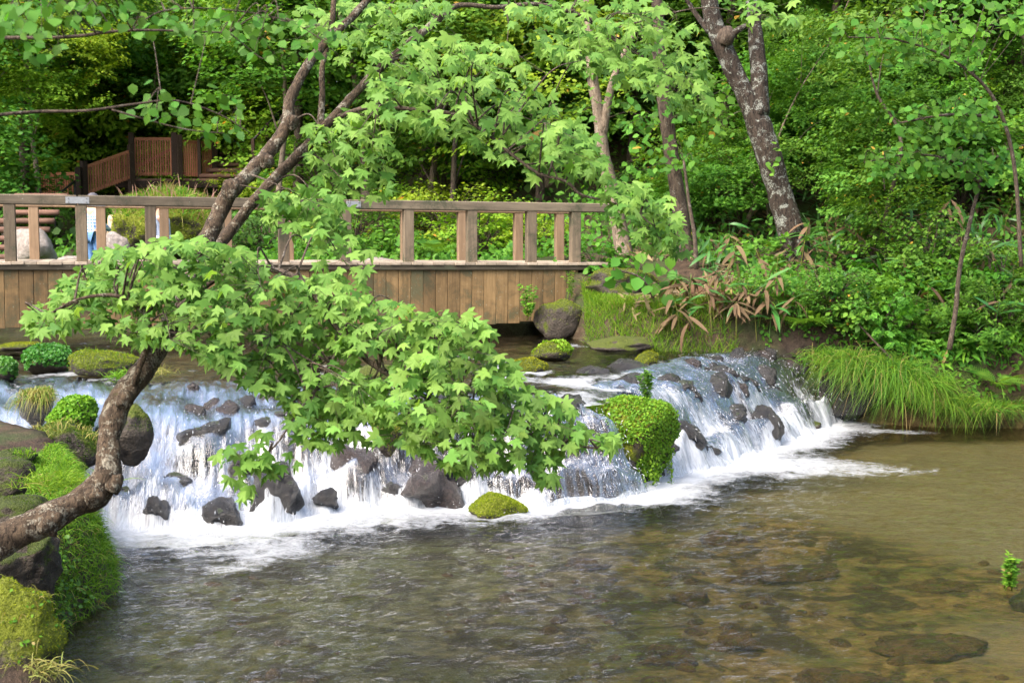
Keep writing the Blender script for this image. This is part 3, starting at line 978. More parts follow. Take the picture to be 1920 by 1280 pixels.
bag.add(((P0[:, None] + (DROP[0][None] * sc3[:, None])[..., 0:1] * X[:, None] + (DROP[0][None] * sc3[:, None])[..., 1:2] * Y[:, None] + (DROP[0][None] * sc3[:, None])[..., 2:3] * Z[:, None]).reshape(-1, 3)),
        (DROP[1][0][None] + (np.arange(n) * 6)[:, None, None]).reshape(-1, 3))
n = 4500                                                # splash beads over the foot
ii = rng.choice(NS - 1, n, p=wgt[:-1] / wgt[:-1].sum())
h = rng.exponential(.06, n)
P0 = np.stack([footP[ii, 0], footP[ii, 1], np.zeros(n)], -1)
P0[:, :2] += fl[ii] * rng.normal(-.02, .22, n)[:, None] + rng.normal(0, .03, (n, 2))
P0[:, 2] = np.minimum(h, .4)
rd = rng.uniform(.0015, .0045, n)
bag.scatter(DROP, P0, *frames(rand_dirs(n), rand_dirs(n)), rd)
m, t, out = new_mat('water_drops')
p = N(t, 'BsdfPrincipled', Roughness=.15)
p.inputs['Base Color'].default_value = (.6, .63, .67, 1)
t.links.new(p.outputs[0], out.inputs[0])
spray = link('spray', bag.mesh('spray'), m, cascade)
tag(spray, kind='stuff')

# ------------------------------------------------------------------ rocks
def ico(sub):
    import bmesh
    bm = bmesh.new()
    bmesh.ops.create_icosphere(bm, subdivisions=sub, radius=1)
    V = np.array([v.co[:] for v in bm.verts])
    Fc = np.array([[v.index for v in f.verts] for f in bm.faces])
    bm.free()
    return V, Fc
ICO = {k: ico(k) for k in (3, 4, 5)}

def rock_arrays(size, seed, rough=.28, angular=.5, sub=4):
    V, Fc = ICO[sub]
    V = V.copy()
    r = np.random.default_rng(seed)
    d = 1 + rough * fbm(V * 1.1 + seed * 3.7, 2, seed) * 1.6
    for _ in range(int(7 * angular) + 2):                # knock flats off it
        nrm = unit(r.normal(0, 1, 3))
        c = r.uniform(.62, .9)
        h = V @ nrm * d
        d = np.where(h > c, d * (1 - .8 * (h - c) / np.maximum(h, 1e-6)), d)
    d = d * (1 + rough * .3 * fbm(V * 3.4, 3, seed + 5) + rough * .12 * fbm(V * 9.0, 2, seed + 6))
    return V * d[:, None] * np.asarray(size)[None], Fc

def surf_points(V, Fc, n, zmin=0.15, jitter_mask=None, ymax=None):
    A, B, C = V[Fc[:, 0]], V[Fc[:, 1]], V[Fc[:, 2]]
    cr = np.cross(B - A, C - A)
    ar = np.linalg.norm(cr, axis=1)
    nr = cr / np.maximum(ar[:, None], 1e-12)
    w = ar * (nr[:, 2] > zmin)
    if ymax is not None:
        w = w * (nr[:, 1] < ymax)
    if w.sum() <= 0:
        return np.zeros((0, 3)), np.zeros((0, 3))
    k = rng.choice(len(Fc), n, p=w / w.sum())
    u, v = rng.random(n), rng.random(n)
    f = u + v > 1
    u[f], v[f] = 1 - u[f], 1 - v[f]
    P = A[k] + u[:, None] * (B - A)[k] + v[:, None] * (C - A)[k]
    if jitter_mask is not None:
        keep = fbm(P * jitter_mask[0] + 9.1, 3, 77) > jitter_mask[1]
        P, nr = P[keep], nr[k][keep]
        return P, nr
    return P, nr[k]

TUFT = (np.array([(-.28, 0, 0), (.28, 0, 0), (0, 1, .1)], float), [np.array([(0, 1, 2)])])
def fuzz(bag, P, nr, size, spread=.9):
    n = len(P)
    tip = unit(nr * .7 + rng.normal(0, spread, (n, 3)) + np.array((0, 0, .3)))
    bag.scatter(TUFT, P - nr * size * .2, *frames(rand_dirs(n), tip), size * rng.uniform(.6, 1.4, n))

def leafcover(bag, shape, P, nr, size, lift=.4, spread=.45):
    n = len(P)
    nn = unit(nr + rng.normal(0, spread, (n, 3)) + np.array((0, -.1, .5)))
    bag.scatter(shape, P + nr * (size * lift * rng.uniform(.1, 1.6, n))[:, None], *frames(nn, rand_dirs(n) + np.array((0, -.4, -.4))), size * rng.uniform(.55, 1.35, n))

def blades(bag, base, dirs, length, width, droop, seg=4):
    """Curved grass blades; dirs are the launch directions."""
    n = len(base)
    length = np.broadcast_to(length, (n,))[:, None]
    droop = np.broadcast_to(droop, (n,))[:, None]
    side = unit(np.cross(dirs, rand_dirs(n)))
    V = []
    for i in range(seg + 1):
        t = i / seg
        c = base + dirs * length * t - np.array((0, 0, 1.0)) * length * droop * t * t
        w = width * (1 - t) ** .7 * np.ones((n, 1)) + width * .05
        V += [c - side * w, c + side * w]
    V = np.stack(V, 1)
    off = (np.arange(n) * 2 * (seg + 1))[:, None, None]
    q = np.array([(2 * i, 2 * i + 1, 2 * i + 3, 2 * i + 2) for i in range(seg)])
    bag.add(V.reshape(-1, 3), (q[None] + off).reshape(-1, 4))

def make_rock(px, py, d, wpx, hpx, seed, mat, label, cover=(), depth=1.0, sub=4, name='rock', angular=.5, rough=.28, cat='rock', group=None, z=None, rot=0):
    """Rock whose middle is seen at (px, py), d metres off, wpx by hpx photo pixels across (half sizes)."""
    c = at(px, py, d)
    if z is not None:
        c[2] = z
    rx, rz_ = m_of(wpx, d), m_of(hpx, d)
    V, Fc = rock_arrays((rx, rx * depth, rz_), seed, rough, angular, sub)
    root = empty(name, c, label, cat, group, rz=rot)
    link('stone', mesh_polys('stone', V, [Fc], True), M[mat], root)
    for cv in cover:
        kind, mk, num, size = cv[:4]
        opt = cv[4] if len(cv) > 4 else {}
        P, nr = surf_points(V, Fc, num, opt.get('zmin', .15), opt.get('mask'), opt.get('ymax'))
        if not len(P):
            continue
        b = Bag()
        if kind == 'fuzz':
            fuzz(b, P, nr, size)
        elif kind == 'leaves':
            leafcover(b, ROUND, P, nr, size, opt.get('lift', .4))
        elif kind == 'small':
            leafcover(b, OVATE, P, nr, size, opt.get('lift', .4))
        elif kind == 'blades':
            dr = unit(nr * .6 + rng.normal(0, .45, P.shape) + np.array((0, -.1, .7)))
            blades(b, P, dr, size * rng.uniform(.6, 1.3, len(P)), opt.get('w', .004), opt.get('droop', .7))
        part = {'fuzz': 'moss', 'leaves': 'leaf_cover', 'small': 'leaf_cover', 'blades': 'grass_tuft'}[kind]
        tag(link(part, b.mesh(part), M[mk], root), kind='stuff')
    return root

MF = lambda n, s=.014, mk='moss', **k: ('fuzz', mk, n, s, k)
# cushions and boulders standing in the stream above the falls
make_rock(2, 697, 13.2, 32, 27, 1, 'moss_rock', 'dark green leafy clump at the left edge above the falls', [('leaves', 'cress_dark', 1600, .03, dict(zmin=-.3))], name='leafy_rock')
make_rock(92, 676, 14.0, 48, 26, 2, 'moss_rock', 'leafy green cushion rock beside the flat yellow mossy rock in the stream', [('leaves', 'cress_dark', 2200, .03, dict(zmin=-.3))], name='leafy_rock')
make_rock(200, 684, 13.6, 70, 27, 3, 'moss_rock', 'flat yellow mossy rock with a bare grey top in the stream', [MF(7000, .016, zmin=-.1, mask=(5, -.12)), ('blades', 'grass', 160, .14, dict(mask=(6, .2)))], name='mossy_rock')
make_rock(35, 650, 15.6, 42, 9, 4, 'moss_rock', 'low flat strip of yellow moss just below the bridge at far left', [MF(2500, .016)], name='mossy_rock')
make_rock(70, 768, 11.7, 34, 32, 5, 'wet_rock', 'dark rock with long drooping yellowish grass above the falls', [('blades', 'straw', 420, .26, dict(zmin=.4, droop=1.3, w=.003)), ('blades', 'grass', 260, .2, dict(zmin=.3, droop=1.1))], name='grassy_rock')
make_rock(140, 776, 11.4, 43, 40, 6, 'moss_rock', 'round rock wrapped in bright green small leaves behind the leaning trunk', [('leaves', 'cress', 2600, .026, dict(zmin=-.5))], name='leafy_rock')
make_rock(112, 846, 10.7, 82, 62, 7, 'moss_rock', 'large dark mossy boulder below the leafy round rock', [MF(9000, .016, 'moss_green', zmin=-.2), ('blades', 'straw', 160, .2, dict(zmin=.5, droop=.9))], name='mossy_boulder')
make_rock(248, 822, 10.9, 38, 58, 8, 'moss_rock', 'dark mossy boulder just behind the upright part of the leaning trunk', [MF(2600, .012, 'moss_green', zmin=.1, mask=(5, .0))], name='mossy_boulder')
make_rock(1036, 661, 15.2, 38, 22, 9, 'moss_rock', 'round cushion rock half leafy green, half yellow moss in midstream', [('leaves', 'cress', 900, .03, dict(zmin=-.4, mask=(2.2, .0))), MF(4000, .018, zmin=-.4)], name='mossy_rock')
make_rock(985, 694, 14.0, 34, 24, 10, 'moss_rock', 'yellow moss cushion at the tip of the maple leaves in the stream', [MF(4000, .018, zmin=-.4)], name='mossy_rock')
make_rock(1212, 675, 14.9, 23, 20, 11, 'moss_rock', 'small yellow moss cushion on the lip of the right-hand falls', [MF(2600, .018, zmin=-.4)], name='mossy_rock')
make_rock(1088, 762, 12.3, 22, 14, 25, 'moss_rock', 'small moss-topped rock at the upper edge of the big leafy boulder', [MF(1200, .014, zmin=.1)], name='mossy_rock')
# the big leafy boulder that splits the falls
BOULDER = make_rock(1177, 836, 12.25, 92, 88, 12, 'moss_all', 'big rounded boulder thick with bright green leaves dividing the falls',
          [('leaves', 'cress', 13000, .02, dict(zmin=-.75, ymax=.8, lift=1.0, mask=(3.2, -.16))), MF(9000, .022, zmin=-.2), ('blades', 'grass', 700, .10, dict(zmin=.55, mask=(4, -.1)))], name='leafy_boulder', angular=.1, rough=.24, sub=5, depth=.95)
b = Bag()
for k in range(26):                                       # stems trailing off its lower rim
    a = rng.uniform(-2.4, .3)
    p0 = np.array((.42 * math.cos(a), .4 * math.sin(a), rng.uniform(-.22, .0)))
    m_ = int(rng.integers(7, 16))
    tq = np.sort(rng.random(m_))
    Pq = p0 + np.array((0, -.02, -1.0)) * (tq * rng.uniform(.14, .3))[:, None] + rng.normal(0, .012, (m_, 3))
    b.scatter(ROUND, Pq, *frames(unit(np.array((math.cos(a), math.sin(a), .4)) + rng.normal(0, .4, (m_, 3))), rand_dirs(m_) + np.array((0, 0, -.6))), .024 * rng.uniform(.6, 1.3, m_))
tag(link('trailing_stems', b.mesh('trailing_stems'), M['cress'], BOULDER), kind='stuff')
make_rock(936, 952, 10.9, 52, 29, 13, 'moss_all', 'yellow-green mossy rock alone at the foot of the falls', [MF(9000, .015, zmin=-.25)], name='mossy_rock', angular=.25)
make_rock(728, 812, 11.3, 26, 46, 24, 'moss_rock', 'moss-covered rock on the lip half hidden by maple leaves', [MF(3200, .015, zmin=-.3)], name='mossy_rock')
# bare wet rocks in the white water
for a in wet[:-1]:
    px, py, d, w, h, s, mk, lb = a
    back = .45 * m_of(w, d) if d < 16.2 else 0
    make_rock(px, py, d + back, w * 1.2, h * 1.12, s, mk, lb, angular=1.0, rough=.5 if w < 2.4 * h else .25, rot=s * .7, cover=[('small', 'ovate', 900, .07, dict(zmin=.1)), ('blades', 'sedge', 500, .22, dict(zmin=.1, droop=.9))] if s == 33 else ())
# left bank in the foreground
make_rock(45, 1062, 6.6, 75, 72, 41, 'bank_rock', 'brown boulder patched with moss under the foot of the leaning trunk', [MF(2600, .008, 'moss_green', zmin=.1, mask=(6, .05))], name='bank_boulder', angular=.9, rough=.4, sub=5)
make_rock(12, 1205, 5.2, 96, 120, 42, 'moss_all', 'yellow-green mossy boulder in the bottom left corner', [MF(13000, .010, zmin=-.4, mask=(5, -.22)), ('small', 'grass', 260, .018, dict(zmin=0, mask=(5, .05))), ('blades', 'straw', 60, .13, dict(zmin=.2, droop=.8, w=.0025))], name='mossy_boulder', angular=.3)
make_rock(5, 905, 8.0, 60, 42, 43, 'bank_rock', 'brown earthy rock at the left edge above the leaning trunk', [MF(900, .01, 'moss_green', zmin=.4, mask=(5, .1))], name='bank_boulder', angular=.9)
make_rock(20, 860, 9.2, 60, 20, 44, 'bank_rock', 'flat grey rock at the left edge beside the mossy boulder', [('blades', 'grass', 200, .12, dict(zmin=.4, mask=(5, .1))), MF(1500, .012, 'moss_green', zmin=.3, mask=(6, .05))], name='bank_boulder', angular=.9)
make_rock(20, 960, 7.2, 70, 34, 45, 'bank_rock', 'dark mossy rock behind the lower end of the leaning trunk', [MF(2000, .01, 'moss_green', zmin=.2, mask=(6, .0))], name='bank_boulder')
# right bank
make_rock(1050, 603, 17.9, 42, 40, 46, 'moss_rock', 'mossy boulder against the right end of the bridge panel', [MF(3500, .016, zmin=.1)], name='mossy_boulder')
make_rock(1165, 535, 18.3, 78, 34, 47, 'moss_rock', 'overhanging mossy rock beside the end of the bridge', [MF(4500, .018, zmin=.2)], name='mossy_boulder')
# behind the bridge
make_rock(64, 470, 21.5, 44, 40, 51, 'grey_rock', 'pale grey granite boulder behind the left part of the railing', angular=.9, name='boulder')
make_rock(214, 468, 20.6, 30, 36, 52, 'grey_rock', 'grey pointed boulder beside the grassy mound behind the railing', angular=.9, name='boulder')
make_rock(130, 490, 20.9, 26, 10, 55, 'grey_rock', 'flat pale stone beside the big granite boulder', name='boulder')
make_rock(318, 425, 22.6, 100, 62, 53, 'moss_all', 'tall mossy rock topped with long pale grass behind the railing',
          [MF(9000, .04, zmin=-.6), ('blades', 'grass', 1500, .34, dict(zmin=.5, droop=.55, w=.006)), ('blades', 'straw', 700, .36, dict(zmin=.5, droop=.5, w=.005)), ('blades', 'plume', 90, .42, dict(zmin=.6, droop=.25, w=.012))], name='grassy_rock', sub=5, rough=.2)
make_rock(705, 492, 20.6, 34, 10, 54, 'grey_rock', 'flat pale stone behind the middle of the bridge', name='boulder')
# stones on the pool bed
for i, (px, py, w, h, lb) in enumerate([(1765, 1195, 115, 34, 'large dark stone under water near the right edge'), (1770, 1085, 70, 30, 'reddish brown stone under water beside the sand'), (1370, 1190, 48, 16, 'brown stone under water below mid pool'),
                                        (1250, 1215, 60, 14, 'flat dark stone under water at the bottom'), (1600, 1262, 90, 22, 'brown stone under water at the bottom edge'), (1360, 1000, 60, 12, 'dark stone under water in mid pool'),
                                        (1480, 1065, 90, 14, 'weedy brown stones under water along the sand bar'), (1100, 1050, 50, 10, 'dark stone under water left of mid pool'), (1300, 1110, 40, 12, 'small brown stone under water in mid pool')]):
    c = on_plane(px, py, -.1)
    r = m_of(w, c[1])
    V, Fc = rock_arrays((r, r * .6, .075), 70 + i, .7, .8, 4)
    g = gz(c[0], c[1])
    o = link('submerged_rock', mesh_polys('submerged_rock', V, [Fc], True), M['sub_rock'], None, (c[0], c[1], -.165))
    tag(o, lb, 'rock')

Vp, Fp_ = ico(2)
b = Bag()
for k in range(240):
    x, y = rng.uniform(-2.4, 4.0), rng.uniform(5.5, 10.0)
    if rng.random() > .25 + .75 * float(n2(np.array([x]), np.array([y]), .8, 98)[0] > 0):
        continue
    r_ = rng.uniform(.025, .085)
    b.add(Vp * (1 + .35 * fbm(Vp * 1.3 + k, 2, k))[:, None] * np.array((r_, r_ * rng.uniform(.6, 1), r_ * .55)) @ np.array(Matrix.Rotation(k, 3, 'Z')) + np.array((x, y, gz(x, y) - .1 * r_)), Fp_)
tag(link('pebbles', b.mesh('pebbles', True), M['sub_rock']), 'small stones scattered over the pool bed', 'pebbles', kind='stuff')

# ------------------------------------------------------------------ footbridge
BA, BB = np.array((-7.75, 15.93)), np.array((1.48, 18.7))
BE = unit(BB - BA)
BN = np.array((-BE[1], BE[0]))                            # towards the far side
BL = float(np.linalg.norm(BB - BA))
DW = 1.6
BROT = math.atan2(BE[1], BE[0])
def deck_z(s):
    return 2.07 - .075 * s / BL
def bpt(s, back=0.0, z=0.0):
    p = BA + BE * s + BN * back
    return np.array((p[0], p[1], z))
def s_of(px, py, back=0.0):
    r = ray(px, py)
    A_ = BA + BN * back
    mm = np.array([[r[0], -BE[0]], [r[1], -BE[1]]])
    return float(np.linalg.solve(mm, A_)[1])
bridge = empty('footbridge', (0, 0, 0), 'weathered wooden footbridge with post railing and plank side over the stream', 'bridge')
def bpart(name, mesh, mat, s, back, z, tilt=0.0):
    o = link(name, mesh, mat, bridge, bpt(s, back, z))
    o.rotation_euler = (0, tilt, BROT)
    return o
BT = math.atan(.075 / BL)
post_f = box_mesh('post', .14, .14, .74, .006)
post_b = box_mesh('post', .13, .13, .74, .006)
post_f.materials.append(M['bridge_post'])
post_b.materials.append(M['bridge_back'])
for px in (-130, 18, 153, 283, 412, 533, 650, 768, 887, 999, 1082):
    s = s_of(px, 440)
    bpart('post', post_f, None, s, .09, deck_z(s) + .36)
for px in (-72, 65, 190, 308, 425, 540, 648, 757, 863, 968, 1045):
    s = s_of(px, 440, DW)
    bpart('post', post_b, None, s, DW - .09, deck_z(s) + .36)
sj = s_of(145, 375)
sj2 = s_of(655, 385)
se = s_of(1150, 385)
for a, b in ((-1.5, sj - .004), (sj + .004, sj2 - .004), (sj2 + .004, se)):
    mid = (a + b) / 2
    bpart('handrail', box_mesh('handrail', b - a, .16, .13, .012), M['bridge_rail'], mid, .09, deck_z(mid) + .79, BT)
for a, b in ((-1.5, 3.2), (3.208, se - .1)):
    mid = (a + b) / 2
    bpart('handrail', box_mesh('handrail', b - a, .15, .12, .012), M['bridge_back'], mid, DW - .09, deck_z(mid) + .785, BT)
for s0, back, hw in ((sj, .09 - .082, .145), (sj2 + .06, .09 - .082, .10), (s_of(182, 387, DW), DW - .09 - .077, .12)):
    pl = bpart('joint_plate', box_mesh('joint_plate', hw * 2, .006, .085), M['steel'], s0, back, deck_z(s0) + .79, BT)
    for k in range(4):
        b_ = Bag()
        b_.tube([(0, 0, 0), (0, -.012, 0)], [.009, .009], 8)
        link('bolt', b_.mesh('bolt'), M['bolt'], pl, ((k % 2 - .5) * hw * 1.5, -.003, (k // 2 - .5) * .05))
dk = box_mesh('deck_plank', .148, DW + .06, .04, .004)
dk.materials.append(M['deck'])
k = -1.4
while k < BL - .15:
    o = bpart('deck_plank', dk, None, k, DW / 2 + rng.uniform(-.012, .012), deck_z(k) - .02 + rng.uniform(-.002, .002), BT)
    k += .153
for s0, s1_ in ((-1.5, 2.4), (2.41, 5.9), (5.91, BL - .1)):
    mid = (s0 + s1_) / 2
    bpart('edge_beam', box_mesh('edge_beam', s1_ - s0, .05, .065, .004), M['deck_edge'], mid, .012, deck_z(mid) - .074, BT)
    bpart('edge_beam', box_mesh('edge_beam', s1_ - s0, .10, .55, .004), M['deck_edge'], mid, DW - .06, deck_z(mid) - .35, BT)
fps = []
for v in range(4):
    hgt = .74 + .012 * v
    me = box_mesh('side_plank', .172, .03, hgt, .005, (0, 0, -hgt / 2))
    me.materials.append(M['fascia'])
    fps.append(me)
k, i = -1.4, 0
while k < s_of(1092, 560):
    o = bpart('side_plank', fps[int(rng.integers(4))], None, k, .04 + rng.uniform(-.003, .003), deck_z(k) - .107)
    o.rotation_euler = (0, BT + rng.normal(0, .002), BROT)
    k += .1765
    i += 1
bpart('abutment', box_mesh('abutment', .3, DW - .3, .9, .02), M['deck_edge'], BL - .25, DW / 2 + .3, deck_z(BL) - .51)

# ------------------------------------------------------------------ the leaning maple in front
def in_poly(x, y, poly):
    r = np.zeros(len(x), bool)
    n = len(poly)
    for i in range(n):
        x1, y1 = poly[i]
        x2, y2 = poly[(i + 1) % n]
        c = ((y1 > y) != (y2 > y)) & (x < (x2 - x1) * (y - y1) / ((y2 - y1) or 1e-9) + x1)
        r ^= c
    return r

def path3(spec, slim=.8):
    P = np.array([at(a, b, d) for a, b, d, r in spec])
    R = np.array([m_of(r, d) for a, b, d, r in spec]) * slim
    return P, R

maple_base = at(-60, 1055, 5.75)
maple = empty('maple_tree', maple_base, 'leaning maple with lichen-patched trunk spreading star-shaped leaves over the falls', 'tree')
def limb(name, spec, mat, root, base, sides=14, rough=.16, seed=0, sub=7):
    P, R = path3(spec, .74 if name == 'trunk' else .66)
    b = Bag()
    b.tube(P - base, R, sides, rough, seed, sub)
    o = link(name, b.mesh(name, True), mat, root)
    return P, R
TRUNK = [(-120, 1085, 5.7, 52), (-60, 1045, 5.75, 47), (20, 1003, 5.8, 40), (85, 972, 5.85, 40), (140, 943, 5.9, 38), (178, 922, 5.95, 40), (200, 893, 5.97, 38), (204, 855, 6.0, 30), (208, 815, 6.05, 27), (217, 770, 6.1, 29), (240, 730, 6.15, 33), (272, 690, 6.25, 33), (303, 640, 6.35, 27), (338, 565, 6.5, 24), (372, 480, 6.7, 23), (402, 420, 6.8, 23)]
LIMB_A = [(392, 440, 6.78, 24), (430, 365, 6.9, 23), (475, 318, 7.0, 21), (520, 265, 7.1, 19), (540, 228, 7.15, 19), (545, 185, 7.2, 15), (580, 118, 7.3, 13), (625, 66, 7.4, 12), (672, 20, 7.5, 11), (720, -40, 7.6, 10)]
LIMB_B = [(352, 530, 6.55, 16), (425, 442, 7.0, 17), (470, 385, 7.1, 16), (525, 325, 7.2, 16), (580, 270, 7.3, 15), (630, 215, 7.4, 13), (690, 150, 7.55, 12), (745, 100, 7.7, 12), (800, 55, 7.8, 11), (832, 28, 7.9, 10)]
LIMB_C = [(600, 250, 7.35, 10), (604, 180, 7.4, 9), (605, 120, 7.45, 8), (622, 50, 7.5, 8), (628, -30, 7.55, 7)]
LIMB_D = [(832, 30, 7.9, 9), (862, 10, 7.95, 7), (930, 14, 8.0, 6), (1000, 8, 8.05, 6), (1050, 16, 8.1, 5), (1090, 30, 8.1, 4), (1130, 60, 8.1, 3)]
LIMB_E = [(625, 222, 7.4, 8), (700, 200, 7.3, 6), (780, 206, 7.2, 6), (850, 214, 7.15, 5), (905, 245, 7.1, 5), (960, 290, 7.05, 4.5), (1010, 325, 7.0, 4.5), (1060, 340, 7.0, 4.5), (1090, 365, 7.0, 4), (1140, 378, 7.0, 3), (1200, 400, 6.95, 2.5)]
LIMB_F = [(330, 585, 6.45, 13), (400, 525, 6.4, 10), (470, 502, 6.35, 8), (530, 510, 6.3, 8), (575, 535, 6.25, 7), (620, 600, 6.2, 7), (680, 668, 6.15, 7), (745, 712, 6.1, 7), (830, 760, 6.05, 6), (930, 800, 6.0, 5), (1040, 830, 6.0, 4), (1120, 840, 6.0, 2.5)]
LIMB_G = [(235, 745, 6.15, 14), (252, 715, 6.12, 10), (266, 675, 6.1, 9), (280, 630, 6.08, 9), (268, 585, 6.05, 8), (220, 555, 6.0, 6), (150, 560, 6.0, 4), (90, 590, 6.0, 2.5)]
LIMB_H = [(640, 640, 6.18, 4), (600, 720, 6.05, 3.5), (560, 770, 6.0, 3), (520, 830, 5.95, 2.5), (470, 880, 5.9, 2)]
P, R = limb('trunk', TRUNK, M['maple_bark'], maple, maple_base, 24, .34, 1, 12)
limbs = []
for i, L in enumerate((LIMB_A, LIMB_B, LIMB_C, LIMB_D, LIMB_E, LIMB_F, LIMB_G, LIMB_H)):
    p, r = limb('limb', L, M['maple_bark'] if i < 3 or i == 6 else M['twig'], maple, maple_base, 14, .24, 10 + i, 9)
    limbs.append(catmull(p, 6))
V, Fc = rock_arrays((.05, .05, .055), 5, .35, .3, 3)       # stub of a lost limb
link('broken_stub', mesh_polys('broken_stub', V, [Fc], True), M['maple_bark'], maple, at(433, 358, 6.78) - maple_base)
for kx, ky, kd, kr, sd in ((214, 905, 5.93, .05, 6), (176, 935, 5.88, .045, 8), (232, 752, 6.08, .045, 9), (92, 975, 5.8, .05, 11), (548, 232, 7.08, .035, 12), (500, 300, 6.98, .035, 14)):
    V, Fc = rock_arrays((kr, kr, kr * 1.2), sd, .4, .2, 3)  # swollen knots of the bark
    link('knot', mesh_polys('knot', V, [Fc], True), M['maple_bark'], maple, at(kx, ky, kd) - maple_base)
ALL_LIMB = np.vstack(limbs)

# leaf regions: outline in the photograph, depth of the bough there, thickness of the layer, leaf count, size
def fill(poly, n, depth, thick, gaps=()):
    poly = np.array(poly, float)
    lo, hi = poly.min(0), poly.max(0)
    out = []
    while len(out) < n:
        q = rng.uniform(lo, hi, (n * 3, 2))
        q = q[in_poly(q[:, 0], q[:, 1], poly)]
        for gx_, gy_, gr in gaps:
            q = q[((q[:, 0] - gx_) ** 2 + ((q[:, 1] - gy_) * 1.4) ** 2) > gr * gr]
        out.extend(q.tolist())
    q = np.array(out[:n])
    d = depth(q[:, 0], q[:, 1]) + rng.normal(0, thick, n)
    return np.array([at(a, b, dd) for (a, b), dd in zip(q, d)])

LOW = [(45, 595), (75, 560), (110, 530), (160, 475), (215, 462), (290, 445), (345, 440), (420, 452), (470, 470), (500, 505), (560, 520), (640, 505), (660, 540), (740, 560), (800, 585), (870, 580), (920, 600), (925, 640), (955, 665), (975, 710),
       (1040, 740), (1075, 770), (1095, 805), (1165, 812), (1160, 842), (1090, 838), (1050, 850), (1040, 905), (1012, 905), (985, 870), (930, 872), (850, 880), (800, 850), (730, 832), (650, 822), (620, 838), (555, 820), (535, 775), (530, 735), (480, 725), (430, 705), (400, 680), (340, 650), (300, 635), (270, 650), (215, 620), (150, 612), (105, 620), (70, 625)]
pts = [fill(LOW, 2300, lambda x, y: 6.15 - .25 * smooth(500, 900, y) + .15 * np.sin(x * .013), .13, [(700, 675, 34), (690, 800, 26), (800, 735, 16), (165, 590, 18), (740, 800, 20), (470, 640, 20), (610, 680, 18), (880, 700, 18), (850, 815, 18), (330, 560, 14)])]
siz = [rng.uniform(.032, .060, 2300)]
def more(poly, n, d, th, s0, s1_, gaps=()):
    n = int(n * 1.25)
    s0, s1_ = s0 * .85, s1_ * .92
    pts.append(fill(poly, n, (lambda x, y: d + 0 * x) if np.isscalar(d) else d, th, gaps))
    siz.append(rng.uniform(s0, s1_, n))
more([(395, 830), (450, 815), (495, 790), (520, 840), (570, 850), (560, 880), (500, 885), (470, 930), (400, 928), (420, 880), (395, 850)], 26, 5.9, .05, .05, .07)
more([(500, 355), (560, 345), (620, 350), (660, 390), (660, 440), (600, 445), (540, 430), (490, 400)], 95, 6.9, .12, .05, .068)
more([(560, 430), (640, 430), (700, 470), (690, 540), (640, 520), (600, 500)], 30, 6.6, .12, .05, .068)
more([(570, 230), (660, 200), (740, 215), (740, 300), (720, 370), (650, 360), (580, 330)], 130, 7.3, .2, .05, .07)
more([(700, 90), (820, 60), (960, 80), (1010, 150), (1060, 200), (1110, 250), (1130, 310), (1080, 330), (1000, 330), (930, 300), (850, 260), (760, 240), (690, 200)], 420, 7.3, .3, .05, .07, [(840, 200, 20)])
more([(930, 0), (1060, 0), (1240, 0), (1320, 60), (1340, 200), (1260, 215), (1200, 160), (1100, 130), (1000, 90)], 330, 8.0, .3, .05, .07, [(1010, 45, 18)])
more([(1020, 230), (1080, 230), (1130, 290), (1150, 340), (1080, 330), (1030, 290)], 60, 7.0, .15, .05, .066)
more([(1130, 345), (1200, 330), (1250, 360), (1285, 430), (1290, 480), (1240, 480), (1180, 440), (1140, 400)], 130, 6.95, .15, .046, .06)
more([(560, 0), (760, 0), (900, 0), (800, 60), (640, 110), (560, 60)], 120, 7.8, .3, .05, .066)
more([(1395, 0), (1510, 0), (1490, 60), (1440, 45), (1400, 55)], 24, 8.0, .1, .06, .08)
LP, LS = np.vstack(pts), np.concatenate(siz)
n = len(LP)
nrm = unit(np.array((.05, -.42, .85)) + rng.normal(0, .40, (n, 3)))
tip = np.stack([rng.normal(.12, .75, n), rng.normal(-.45, .25, n), rng.normal(-.62, .22, n)], -1)
X, Y, Z = frames(nrm, tip)
# the 300 nearest to the eye are leaves of their own
order = np.argsort(np.linalg.norm(LP - np.array((0, 0, CZ)), axis=1) - LS * 6)
near = order[:300]
rest = order[300:]
leaf_me = []
for v in range(5):
    me = mesh_polys('maple_leaf', MAPLE[v][0], MAPLE[v][1])
    me.materials.append(M['maple_single'])
    leaf_me.append(me)
for q, k in enumerate(near):
    o = bpy.data.objects.new('leaf', leaf_me[q % 5])
    mt = Matrix(np.column_stack([X[k], Y[k], Z[k]]).tolist()).to_4x4() @ Matrix.Scale(float(LS[k]), 4)
    mt.translation = Vector((LP[k] - maple_base).tolist())
    o.parent = maple
    o.matrix_local = mt
    col.objects.link(o)
b = Bag()
for v in range(5):
    r_ = rest[v::5]
    b.scatter(MAPLE[v], LP[r_] - maple_base, X[r_], Y[r_], Z[r_], LS[r_])
tag(link('crown', b.mesh('crown'), M['maple'], maple), kind='stuff')
